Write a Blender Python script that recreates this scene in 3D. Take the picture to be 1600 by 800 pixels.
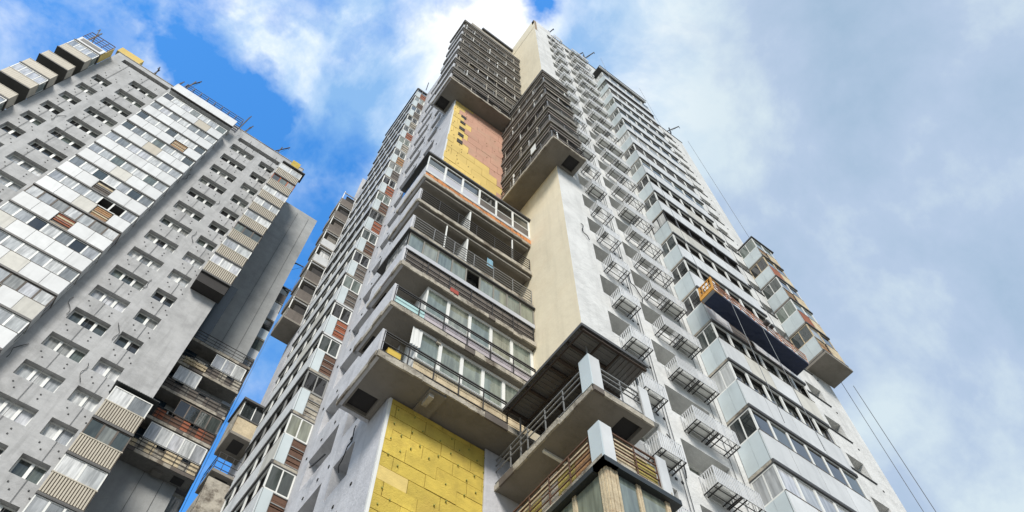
import bpy, math, random
from mathutils import Vector, Matrix
rnd = random.Random(7)
S = bpy.context.scene
for o in list(bpy.data.objects): bpy.data.objects.remove(o)

# ------------------------------------------------------------------ camera
# world x runs along the right-hand facades, y along the left-hand ones, z is up
EYE = 1.6
F_PX, ELEV, ROLL, YAW = 1226.5, 1.10195, -0.009549, 0.645757
def _cam_matrix():
    Fw = Vector((0, math.cos(ELEV), math.sin(ELEV))); Rt = Vector((1, 0, 0)); Up = Rt.cross(Fw)
    c, s = math.cos(ROLL), math.sin(ROLL)
    R2 = c*Rt + s*Up; U2 = -s*Rt + c*Up
    a = Vector((math.cos(YAW), math.sin(YAW), 0)); b = Vector((-math.sin(YAW), math.cos(YAW), 0))
    f = lambda w: Vector((w.dot(a), w.dot(b), w.z))
    return f(R2), f(U2), f(Fw)
CR, CU, CF = _cam_matrix()
cam_data = bpy.data.cameras.new('camera'); cam = bpy.data.objects.new('camera', cam_data)
S.collection.objects.link(cam); S.camera = cam
M3 = Matrix((CR, CU, -CF)).transposed()
cam.matrix_world = Matrix.Translation((0, 0, EYE)) @ M3.to_4x4()
cam_data.sensor_width = 36; cam_data.lens = F_PX/1600*36; cam_data.clip_start = .1; cam_data.clip_end = 6000

# ------------------------------------------------------------------ light, sky
SUN_EL, SUN_AZ = math.radians(40), math.radians(212)      # azimuth measured clockwise from +y
W = bpy.data.worlds.new('World'); S.world = W; W.use_nodes = True
nt = W.node_tree; nt.nodes.clear()
def N(tree, t, **k):
    n = tree.nodes.new(t)
    for a, v in k.items():
        if a.startswith('_'): setattr(n, a[1:], v)
    return n
def mth(tree, op, a, b=None, clamp=False):
    n = tree.nodes.new('ShaderNodeMath'); n.operation = op; n.use_clamp = clamp
    for i, x in enumerate((a, b)):
        if x is None: continue
        if isinstance(x, (int, float)): n.inputs[i].default_value = x
        else: tree.links.new(x, n.inputs[i])
    return n.outputs[0]
def world():
    L = nt.links.new
    sky = nt.nodes.new('ShaderNodeTexSky'); sky.sky_type = 'NISHITA'; sky.sun_disc = False
    sky.sun_elevation = SUN_EL; sky.sun_rotation = SUN_AZ; sky.air_density = 1.0; sky.dust_density = .3; sky.ozone_density = 2.5
    hs = nt.nodes.new('ShaderNodeHueSaturation'); hs.inputs['Saturation'].default_value = 1.3; hs.inputs['Value'].default_value = 2.6
    L(sky.outputs[0], hs.inputs['Color'])
    bg = nt.nodes.new('ShaderNodeBackground'); bg.inputs[1].default_value = .11; L(hs.outputs[0], bg.inputs[0])
    tc = nt.nodes.new('ShaderNodeTexCoord'); v = tc.outputs['Generated']
    def noise(scale, detail, rough, dist=0, off=(0, 0, 0), vec=v, stretch=(1, 1, 1)):
        mp = nt.nodes.new('ShaderNodeMapping'); mp.inputs['Location'].default_value = off; mp.inputs['Scale'].default_value = stretch
        L(vec, mp.inputs[0])
        n = nt.nodes.new('ShaderNodeTexNoise'); n.inputs['Scale'].default_value = scale; n.inputs['Detail'].default_value = detail
        n.inputs['Roughness'].default_value = rough; n.inputs['Distortion'].default_value = dist
        L(mp.outputs[0], n.inputs['Vector']); return n
    # warp the direction a little so that every edge of cloud is ragged
    wn = noise(5.0, 6, .6)
    vm = nt.nodes.new('ShaderNodeVectorMath'); vm.operation = 'SUBTRACT'; L(wn.outputs['Color'], vm.inputs[0]); vm.inputs[1].default_value = (.5, .5, .5)
    vs = nt.nodes.new('ShaderNodeVectorMath'); vs.operation = 'SCALE'; L(vm.outputs[0], vs.inputs[0]); vs.inputs['Scale'].default_value = .24
    va = nt.nodes.new('ShaderNodeVectorMath'); va.operation = 'ADD'; L(v, va.inputs[0]); L(vs.outputs[0], va.inputs[1])
    wv = va.outputs[0]
    def blob(d, r0, r1):      # 1 inside radius r0 (distance of unit vectors), 0 beyond r1
        ds = nt.nodes.new('ShaderNodeVectorMath'); ds.operation = 'DISTANCE'; L(wv, ds.inputs[0]); ds.inputs[1].default_value = d
        mr = nt.nodes.new('ShaderNodeMapRange'); mr.interpolation_type = 'SMOOTHSTEP'
        L(ds.outputs['Value'], mr.inputs[0]); mr.inputs[1].default_value = r1; mr.inputs[2].default_value = r0
        return mr.outputs[0]
    blue = None
    for d, r0, r1, w in BLUE:
        b_ = mth(nt, 'MULTIPLY', blob(d, r0, r1), w)
        blue = b_ if blue is None else mth(nt, 'MAXIMUM', blue, b_)
    n1 = noise(5.0, 10, .62, .3, (2.3, .4, 1.1))
    wisp = nt.nodes.new('ShaderNodeMapRange'); L(n1.outputs[0], wisp.inputs[0]); wisp.inputs[1].default_value = .40; wisp.inputs[2].default_value = .66
    blue2 = mth(nt, 'SUBTRACT', blue, mth(nt, 'MULTIPLY', wisp.outputs[0], .72), True)
    cover = mth(nt, 'SUBTRACT', 1.0, mth(nt, 'MULTIPLY', blue2, 1.2, True), True)
    # clouds: bright puffs to the left, an even grey-blue sheet to the right
    dt = nt.nodes.new('ShaderNodeVectorMath'); dt.operation = 'DOT_PRODUCT'; L(v, dt.inputs[0]); dt.inputs[1].default_value = tuple(CR)
    side = nt.nodes.new('ShaderNodeMapRange'); side.interpolation_type = 'SMOOTHSTEP'; L(dt.outputs['Value'], side.inputs[0])
    side.inputs[1].default_value = .02; side.inputs[2].default_value = .30
    n2 = noise(5.2, 10, .60, .3, (5.1, 2.2, 0))
    n3 = noise(3.6, 9, .58, .15, (1.2, 7.2, 3.0))
    puff = nt.nodes.new('ShaderNodeValToRGB'); L(n2.outputs[0], puff.inputs[0])
    e = puff.color_ramp.elements; e[0].position = .38; e[0].color = (.22, .42, .72, 1); e[1].position = .60; e[1].color = (.84, .89, .92, 1)
    m_ = puff.color_ramp.elements.new(.48); m_.color = (.42, .58, .80, 1)
    sheet = nt.nodes.new('ShaderNodeValToRGB'); L(n3.outputs[0], sheet.inputs[0])
    e = sheet.color_ramp.elements; e[0].position = .32; e[0].color = (.29, .41, .55, 1); e[1].position = .62; e[1].color = (.56, .66, .72, 1)
    m_ = sheet.color_ramp.elements.new(.5); m_.color = (.39, .49, .64, 1)
    mx = nt.nodes.new('ShaderNodeMixRGB'); L(side.outputs[0], mx.inputs[0]); L(puff.outputs[0], mx.inputs[1]); L(sheet.outputs[0], mx.inputs[2])
    wht = mth(nt, 'MULTIPLY', blob(WHITE[0], WHITE[1], WHITE[2]), .9)
    mw = nt.nodes.new('ShaderNodeMixRGB'); L(wht, mw.inputs[0]); L(mx.outputs[0], mw.inputs[1]); mw.inputs[2].default_value = (.93, .94, .96, 1)
    bc = nt.nodes.new('ShaderNodeBackground'); L(mw.outputs[0], bc.inputs[0]); bc.inputs[1].default_value = .90
    mix = nt.nodes.new('ShaderNodeMixShader'); L(cover, mix.inputs[0]); L(bg.outputs[0], mix.inputs[1]); L(bc.outputs[0], mix.inputs[2])
    out = nt.nodes.new('ShaderNodeOutputWorld'); L(mix.outputs[0], out.inputs[0])
def sky_dir(px, py):
    d = ((px-800)/F_PX)*CR - ((py-400)/F_PX)*CU + CF
    return tuple(d.normalized())
BLUE = [(sky_dir(330, 90), .02, .11, 1.3), (sky_dir(275, 45), .0, .09, 1.1), (sky_dir(375, 165), .03, .12, 1.5), (sky_dir(405, 195), .02, .08, 1.4), (sky_dir(455, 225), .0, .10, 1.1),
        (sky_dir(530, 250), .0, .11, 1.0), (sky_dir(240, 10), .02, .11, 1.2), (sky_dir(60, 10), .0, .30, .95), (sky_dir(-20, 40), .0, .22, 1.0), (sky_dir(150, 40), .0, .16, .9), (sky_dir(430, 420), .0, .22, .95),
        (sky_dir(480, 330), .0, .13, .95), (sky_dir(340, 640), .02, .28, .85), (sky_dir(400, 560), .0, .14, .8), (sky_dir(828, 10), .0, .05, 1.1), (sky_dir(705, 4), .0, .07, .8), (sky_dir(460, 8), .0, .08, .9), (sky_dir(590, 60), .0, .10, .55),
        (sky_dir(-400, -100), .0, .5, 1.0), (sky_dir(100, 1000), .1, .6, .9)]
WHITE = (sky_dir(768, 45), .03, .13)
world()
sun_d = bpy.data.lights.new('sun', 'SUN'); sun_d.energy = 3.3; sun_d.angle = math.radians(18); sun_d.color = (1, .95, .88)
sun = bpy.data.objects.new('sun', sun_d); S.collection.objects.link(sun)
sd = Vector((math.sin(SUN_AZ)*math.cos(SUN_EL), math.cos(SUN_AZ)*math.cos(SUN_EL), math.sin(SUN_EL)))
sun.rotation_euler = sd.to_track_quat('Z', 'Y').to_euler()
S.view_settings.view_transform = 'Standard'; S.view_settings.look = 'None'; S.view_settings.gamma = 1; S.view_settings.exposure = 0.45
S.cycles.max_bounces = 6; S.cycles.diffuse_bounces = 4

# ------------------------------------------------------------------ materials
MATS = {}
def mat(name, base, rough=.8, metal=0, var=0.0, var_scale=3.0, streak=0.0, bump=0.0, bump_scale=25.0, rand=0.0, dark=None, stain=0.0, stain_col=(.12, .08, .04), spec=.5, coat=0):
    if name in MATS: return MATS[name]
    m = bpy.data.materials.new(name); m.use_nodes = True; t = m.node_tree; L = t.links.new
    p = t.nodes['Principled BSDF']; p.inputs['Roughness'].default_value = rough; p.inputs['Metallic'].default_value = metal
    p.inputs['Specular IOR Level'].default_value = spec; p.inputs['Coat Weight'].default_value = coat
    geo = t.nodes.new('ShaderNodeNewGeometry'); pos = geo.outputs['Position']
    col = t.nodes.new('ShaderNodeRGB'); col.outputs[0].default_value = (*base, 1); c = col.outputs[0]
    def mixc(fac, a, b, mode='MIX'):
        x = t.nodes.new('ShaderNodeMixRGB'); x.blend_type = mode
        if isinstance(fac, (int, float)): x.inputs[0].default_value = fac
        else: L(fac, x.inputs[0])
        for i, q in ((1, a), (2, b)):
            if isinstance(q, tuple): x.inputs[i].default_value = (*q, 1)
            else: L(q, x.inputs[i])
        return x.outputs[0]
    def noise(scale, detail=6, rgh=.6, stretch=(1, 1, 1)):
        mp = t.nodes.new('ShaderNodeMapping'); mp.inputs['Scale'].default_value = stretch; L(pos, mp.inputs[0])
        n = t.nodes.new('ShaderNodeTexNoise'); n.inputs['Scale'].default_value = scale; n.inputs['Detail'].default_value = detail; n.inputs['Roughness'].default_value = rgh
        L(mp.outputs[0], n.inputs['Vector']); return n.outputs[0]
    def rng(x, a, b, c0, c1):
        r = t.nodes.new('ShaderNodeMapRange'); L(x, r.inputs[0]); r.inputs[1].default_value = a; r.inputs[2].default_value = b; r.inputs[3].default_value = c0; r.inputs[4].default_value = c1; return r.outputs[0]
    if rand:
        oi = t.nodes.new('ShaderNodeObjectInfo'); hv = t.nodes.new('ShaderNodeHueSaturation')
        L(c, hv.inputs['Color']); L(rng(oi.outputs['Random'], 0, 1, 1-rand, 1+rand), hv.inputs['Value']); c = hv.outputs[0]
    if var:
        c = mixc(rng(noise(var_scale), .35, .65, 0, var), c, tuple(x*.55 for x in base))
        c = mixc(rng(noise(var_scale*.22, 3), .4, .6, 0, var*.7), c, tuple(min(1, x*1.25) for x in base))
    if streak:
        c = mixc(rng(noise(2.2, 5, .6, (1, 1, .09)), .5, .72, 0, streak), c, tuple(x*.5 for x in base))
    if stain:
        c = mixc(rng(noise(1.1, 8, .7), .5, .62, 0, stain), c, stain_col)
    L(c, p.inputs['Base Color'])
    if bump:
        b = t.nodes.new('ShaderNodeBump'); b.inputs['Strength'].default_value = bump; b.inputs['Distance'].default_value = .03
        L(noise(bump_scale, 5, .65), b.inputs['Height']); L(b.outputs[0], p.inputs['Normal'])
    MATS[name] = m; return m
def glass_mat(name, stops, rough=.06, rand_tilt=True):
    m = bpy.data.materials.new(name); m.use_nodes = True; t = m.node_tree; L = t.links.new
    p = t.nodes['Principled BSDF']; p.inputs['Roughness'].default_value = rough; p.inputs['IOR'].default_value = 1.52; p.inputs['Coat Weight'].default_value = .6; p.inputs['Coat Roughness'].default_value = .02
    oi = t.nodes.new('ShaderNodeObjectInfo'); r = t.nodes.new('ShaderNodeValToRGB'); r.color_ramp.interpolation = 'CONSTANT'
    el = r.color_ramp.elements; el[0].position = 0; el[0].color = (*stops[0], 1)
    while len(el) > 1: el.remove(el[-1])
    for i, s in enumerate(stops[1:], 1):
        x = el.new(i/len(stops)); x.color = (*s, 1)
    L(oi.outputs['Random'], r.inputs[0])
    geo = t.nodes.new('ShaderNodeNewGeometry')
    mp = t.nodes.new('ShaderNodeMapping'); mp.inputs['Scale'].default_value = (1, 1, .12); L(geo.outputs['Position'], mp.inputs[0])
    n = t.nodes.new('ShaderNodeTexNoise'); n.inputs['Scale'].default_value = 7; n.inputs['Detail'].default_value = 3; L(mp.outputs[0], n.inputs[0])
    x = t.nodes.new('ShaderNodeMixRGB'); x.blend_type = 'MULTIPLY'; x.inputs[0].default_value = .7; L(r.outputs[0], x.inputs[1])
    rr = t.nodes.new('ShaderNodeMapRange'); L(n.outputs[0], rr.inputs[0]); rr.inputs[1].default_value = .35; rr.inputs[2].default_value = .65; rr.inputs[3].default_value = .5; rr.inputs[4].default_value = 1.2
    L(rr.outputs[0], x.inputs[2]); L(x.outputs[0], p.inputs['Base Color'])
    n2 = t.nodes.new('ShaderNodeTexNoise'); n2.inputs['Scale'].default_value = 1.3; L(geo.outputs['Position'], n2.inputs['Vector'])
    b = t.nodes.new('ShaderNodeBump'); b.inputs['Strength'].default_value = .25; b.inputs['Distance'].default_value = .05; L(n2.outputs[0], b.inputs['Height']); L(b.outputs[0], p.inputs['Normal'])
    MATS[name] = m; return m
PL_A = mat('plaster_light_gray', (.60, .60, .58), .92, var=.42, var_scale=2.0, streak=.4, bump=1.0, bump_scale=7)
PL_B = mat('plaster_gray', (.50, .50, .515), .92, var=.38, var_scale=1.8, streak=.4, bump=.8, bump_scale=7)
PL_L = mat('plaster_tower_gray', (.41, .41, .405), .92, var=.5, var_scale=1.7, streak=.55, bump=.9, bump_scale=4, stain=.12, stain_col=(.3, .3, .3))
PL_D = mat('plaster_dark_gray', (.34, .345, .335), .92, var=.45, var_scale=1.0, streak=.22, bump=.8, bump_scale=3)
CREAM = mat('cream_render', (.74, .655, .48), .95, var=.13, var_scale=.8, streak=.22, bump=.4, bump_scale=4, stain=.08, stain_col=(.5, .33, .15))
YEL = mat('mineral_wool_yellow', (.58, .43, .075), .95, var=.5, var_scale=3.2, bump=.9, bump_scale=22, rand=.14, streak=.25, stain=.4, stain_col=(.40, .27, .06))
YEL2 = mat('mineral_wool_pale', (.66, .48, .15), .95, var=.25, var_scale=2, bump=.5, bump_scale=18, rand=.12)
PINK = mat('old_pink_render', (.52, .29, .20), .95, var=.3, var_scale=1.6, bump=.6, bump_scale=10, stain=.35, stain_col=(.42, .30, .20), rand=.04)
CONC = mat('old_concrete', (.215, .195, .165), .9, var=.45, var_scale=1.0, bump=.4, bump_scale=14, stain=.3, stain_col=(.10, .085, .06))
CONC2 = mat('weathered_concrete_edge', (.38, .345, .28), .9, var=.9, var_scale=7, bump=1.0, bump_scale=16, stain=.85, stain_col=(.085, .065, .045))
DCON = mat('blackened_concrete', (.20, .185, .16), .9, var=.5, var_scale=5, bump=.7, bump_scale=16, stain=.5, stain_col=(.05, .04, .033))
PANEL = mat('white_facade_panel', (.56, .57, .565), .5, var=.22, var_scale=1.6, streak=.38, rand=.09, bump=.06, bump_scale=3)
PANELO = mat('yellowed_facade_panel', (.50, .485, .43), .6, var=.35, var_scale=2, streak=.5, rand=.12)
PANELB = mat('pale_blue_sky_tint_panel', (.50, .56, .57), .45, var=.22, var_scale=1.4, streak=.3, rand=.08, bump=.05, bump_scale=3)  # facade panel with the sky reflection put into its colour as blue
PVC = mat('white_window_frame', (.70, .70, .66), .45, rand=.06, var=.12, var_scale=3)
WOOD = mat('old_timber', (.36, .20, .09), .85, var=.5, var_scale=7, streak=.5, bump=.5, bump_scale=30, rand=.25)
WOODL = mat('flaking_pale_timber', (.56, .46, .30), .85, var=.55, var_scale=9, streak=.6, bump=.6, bump_scale=30, rand=.12, stain=.4, stain_col=(.20, .11, .05))
BRICK = mat('rust_red_infill', (.30, .095, .045), .9, var=.5, var_scale=5, bump=.6, bump_scale=22, rand=.3)
ORANGE = mat('broken_orange_brick', (.52, .20, .06), .9, var=.6, var_scale=8, bump=1, bump_scale=20, rand=.25)
RAIL = mat('black_steel_rail', (.035, .033, .032), .6, metal=.3, var=.3, var_scale=8)
RAILG = mat('gray_steel_rail', (.26, .26, .25), .5, metal=.4, var=.3, var_scale=8)
BASK = mat('pale_galvanised_steel', (.66, .66, .65), .5, metal=.25, rand=.06, var=.15, var_scale=4)
FLASH = mat('dark_flashing', (.07, .068, .065), .55, metal=.2, var=.3, var_scale=3)
CORR = mat('beige_profiled_sheet', (.44, .395, .31), .6, var=.2, var_scale=2, streak=.25, rand=.08)
GROOVE = mat('dark_brown_groove', (.09, .07, .05), .8)  # plain dark brown for recessed grooves, panel backings and lips
RUST = mat('rusty_steel', (.11, .055, .032), .85, var=.6, var_scale=6, bump=.5, bump_scale=20)
SHEET = mat('dirty_profiled_sheet', (.15, .145, .135), .6, var=.5, var_scale=3, stain=.3, stain_col=(.09, .05, .03))
NAVY = mat('navy_tarpaulin', (.006, .016, .05), .55, var=.4, var_scale=2.0, bump=.5, bump_scale=3)
YPAINT = mat('yellow_orange_paint', (.55, .26, .03), .5, var=.4, var_scale=9, bump=.2, stain=.3, stain_col=(.25, .10, .03))
OPAINT = mat('worn_orange_paint', (.50, .24, .14), .55, var=.5, var_scale=9, stain=.7, stain_col=(.6, .52, .46))
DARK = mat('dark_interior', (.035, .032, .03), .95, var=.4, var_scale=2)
DBROWN = mat('dark_brown_board', (.125, .105, .088), .85, var=.6, var_scale=4, streak=.5, rand=.3)
ROOF = mat('roof_felt', (.08, .08, .08), .95, var=.3)
CABLE = mat('black_cable', (.02, .02, .02), .6)
STEELC = mat('steel_rope', (.10, .11, .12), .5, metal=.4)
ASPH = mat('asphalt', (.06, .06, .06), .95, var=.4, var_scale=.4, bump=.4, bump_scale=20)
GRASSG = mat('worn_ground', (.11, .115, .07), 1, var=.5, var_scale=.1, bump=.4)
CLOTH = mat('white_cloth', (.65, .65, .62), .95, rand=.05); BLUEC = mat('blue_cloth', (.16, .30, .38), .9); REDC = mat('red_cloth', (.32, .06, .04), .9)
GLASS = glass_mat('window_glass', [(.02, .022, .022), (.05, .06, .055), (.12, .14, .12), (.03, .03, .03), (.2, .21, .19), (.04, .05, .05), (.30, .30, .28)])
GLASSW = glass_mat('curtained_glass', [(.46, .47, .46), (.56, .56, .54), (.38, .39, .39), (.52, .52, .53), (.20, .21, .21), (.62, .62, .60), (.34, .35, .36)])
GLASSG = glass_mat('greenish_glass', [(.20, .22, .17), (.17, .20, .17), (.23, .24, .19), (.14, .17, .15)])
GLASSD = glass_mat('dark_glass', [(.015, .015, .015), (.03, .035, .035), (.02, .02, .018), (.06, .07, .065)])

# ------------------------------------------------------------------ building helpers
class Face:
    """A facade plane. kind A looks towards -y (s runs along +x), kind B towards -x (s runs along +y), kind C towards +x. d is the distance out of the wall."""
    def __init__(self, kind, pos): self.kind, self.pos = kind, pos
    def vec(self, s, d, z):
        return (s, -d, z) if self.kind == 'A' else ((-d, s, z) if self.kind == 'B' else (d, s, z))
    def pt(self, s, d, z):
        z += EYE
        return Vector((s, self.pos-d, z)) if self.kind == 'A' else (Vector((self.pos-d, s, z)) if self.kind == 'B' else Vector((self.pos+d, s, z)))
    def flip(self): return self.kind != 'B'
    def shift(self, d): return Face(self.kind, self.pos + (d if self.kind == 'C' else -d))
class Geo:
    def __init__(self): self.v = []; self.f = []; self.m = []
    def poly(self, pts, mi=0):
        n = len(self.v); self.v += pts; self.f.append(tuple(range(n, n+len(pts)))); self.m.append(mi)
    def box(self, s0, s1, d0, d1, z0, z1, mi=0, skip=''):
        n = len(self.v)
        self.v += [(s0, d0, z0), (s1, d0, z0), (s1, d1, z0), (s0, d1, z0), (s0, d0, z1), (s1, d0, z1), (s1, d1, z1), (s0, d1, z1)]
        for q in ((0, 3, 2, 1), (4, 5, 6, 7), (0, 1, 5, 4), (1, 2, 6, 5), (2, 3, 7, 6), (3, 0, 4, 7)):
            self.f.append(tuple(n+i for i in q)); self.m.append(mi)
    def bar(self, p, q, r, mi=0, sides=4):
        p, q = Vector(p), Vector(q); ax = (q-p).normalized(); t = Vector((0, 0, 1)) if abs(ax.z) < .9 else Vector((1, 0, 0))
        x = ax.cross(t).normalized(); y = ax.cross(x); n = len(self.v)
        for c in (p, q):
            for i in range(sides):
                a = 2*math.pi*(i+.5)/sides; self.v.append(tuple(c + (x*math.cos(a)+y*math.sin(a))*r))
        for i in range(sides):
            j = (i+1) % sides; self.f.append((n+i, n+j, n+sides+j, n+sides+i)); self.m.append(mi)
        self.f.append(tuple(n+i for i in range(sides))[::-1]); self.f.append(tuple(n+sides+i for i in range(sides))); self.m += [mi, mi]
    def path(self, pts, r, mi=0, sides=4):
        for a, b in zip(pts, pts[1:]): self.bar(a, b, r, mi, sides)
WORLD = {}
def mesh_of(geo, name, mats, face=None):
    v = [face.vec(*p) for p in geo.v] if face else geo.v
    f = [tuple(reversed(q)) for q in geo.f] if (face and face.flip()) else geo.f
    me = bpy.data.meshes.new(name); me.from_pydata(v, [], f)
    for m in (mats if isinstance(mats, (list, tuple)) else [mats]): me.materials.append(m)
    if any(geo.m): me.polygons.foreach_set('material_index', geo.m)
    me.update(); return me
CACHE = {}
def put(name, me, parent, loc, label=None, kind=None):
    o = bpy.data.objects.new(name, me); S.collection.objects.link(o)
    loc = Vector(loc); WORLD[o.name] = loc
    if parent: o.parent = parent; o.location = loc - WORLD[parent.name]
    else: o.location = loc
    if label: o['label'] = label
    if kind: o['kind'] = kind
    return o
def part(name, fn, mats, parent, face, s, z, d=0, key=None, label=None, kind=None):
    """fn(geo) draws in local (s, d, z) about the anchor; meshes with the same key are shared."""
    me = CACHE.get((key, face.kind)) if key else None
    if me is None:
        g = Geo(); fn(g); me = mesh_of(g, name, mats, face)
        if key: CACHE[(key, face.kind)] = me
    return put(name, me, parent, face.pt(s, d, z), label, kind)
def thing(name, loc, label, cat, group=None, me=None):
    o = bpy.data.objects.new(name, me); S.collection.objects.link(o); o.location = loc; WORLD[o.name] = Vector(loc)
    o['label'] = label; o['category'] = cat
    if group: o['group'] = group
    return o
def boxpart(name, m, parent, face, s0, s1, d0, d1, z0, z1, label=None, kind=None):
    w, t, h = round(s1-s0, 3), round(d1-d0, 3), round(z1-z0, 3)
    return part(name, lambda g: g.box(0, w, 0, t, 0, h), m, parent, face, s0, z0, d0, key=('box', w, t, h, m.name), label=label, kind=kind)

def wall(name, parent, face, s0, s1, z0, z1, openings, m, depth=.38, label=None):
    """A wall sheet with real openings and their reveals."""
    g = Geo(); br = sorted(set([s0, s1] + [x for o in openings for x in o[:2]]))
    for a, b in zip(br, br[1:]):
        if b-a < 1e-6: continue
        cut = sorted((o[2], o[3]) for o in openings if o[0] <= a+1e-6 and o[1] >= b-1e-6)
        z = z0
        for c0, c1 in cut + [(z1, z1)]:
            if c0 > z: g.poly([(a, 0, z), (b, 0, z), (b, 0, c0), (a, 0, c0)][::-1])
            z = c1
    for a, b, c0, c1 in openings:
        D = -depth
        g.poly([(a, 0, c0), (a, D, c0), (b, D, c0), (b, 0, c0)]); g.poly([(a, 0, c1), (b, 0, c1), (b, D, c1), (a, D, c1)])
        g.poly([(a, 0, c0), (a, 0, c1), (a, D, c1), (a, D, c0)]); g.poly([(b, 0, c0), (b, D, c0), (b, D, c1), (b, 0, c1)])
    return put(name, mesh_of(Geo_shift(g, s0, z0), name, m, face), parent, face.pt(s0, 0, z0), label)
def Geo_shift(g, s0, z0):
    g.v = [(x-s0, y, z-z0) for x, y, z in g.v]; return g

def window(parent, face, s0, s1, z0, z1, depth, n=2, fm=PVC, gm=GLASS, pier=0.0, open_one=False):
    """A window set back in its opening: frame with posts, one pane object per light."""
    w, h = round(s1-s0, 3), round(z1-z0, 3); fr = .075
    def frame(g):
        g.box(0, w, 0, .07, 0, fr); g.box(0, w, 0, .07, h-fr, h); g.box(0, fr, 0, .069, fr, h-fr); g.box(w-fr, w, 0, .069, fr, h-fr)
        for i in range(1, n):
            c = w*i/n; q = pier/2 if pier else .045
            g.box(c-q, c+q, 0, .075 if not pier else .12, fr, h-fr)
    f = part('window', frame, fm, parent, face, s0, z0, -depth, key=('win', w, h, n, pier, fm.name))
    for i in range(n):
        a = w*i/n + .06; b = w*(i+1)/n - .06
        part('pane', lambda g: g.box(a, b, .015, .03, .05, h-.05), gm if not isinstance(gm, list) else rnd.choice(gm), f, face, s0, z0, -depth,
             key=('pane', w, h, n, i, (gm.name if not isinstance(gm, list) else None)) if not isinstance(gm, list) else None)
    return f

def railing(parent, face, s0, s1, z, h=1.1, bars=(.1, .55, 1.0), d=0.0, m=RAIL, post=1.0, r=.022, infill=None, loc_d=0):
    w = round(s1-s0, 3)
    def fn(g):
        for k, b in enumerate(bars): g.bar((0, 0, b*h), (w, 0, b*h), r*(1.35 if k == len(bars)-1 else 1))
        n = max(1, round(w/post))
        for i in range(n+1): g.bar((w*i/n, 0, 0), (w*i/n, 0, h*bars[-1]), r)
    return part('railing', fn, m, parent, face, s0, z, d, key=('rail', w, h, bars, m.name, post, r))

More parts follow.
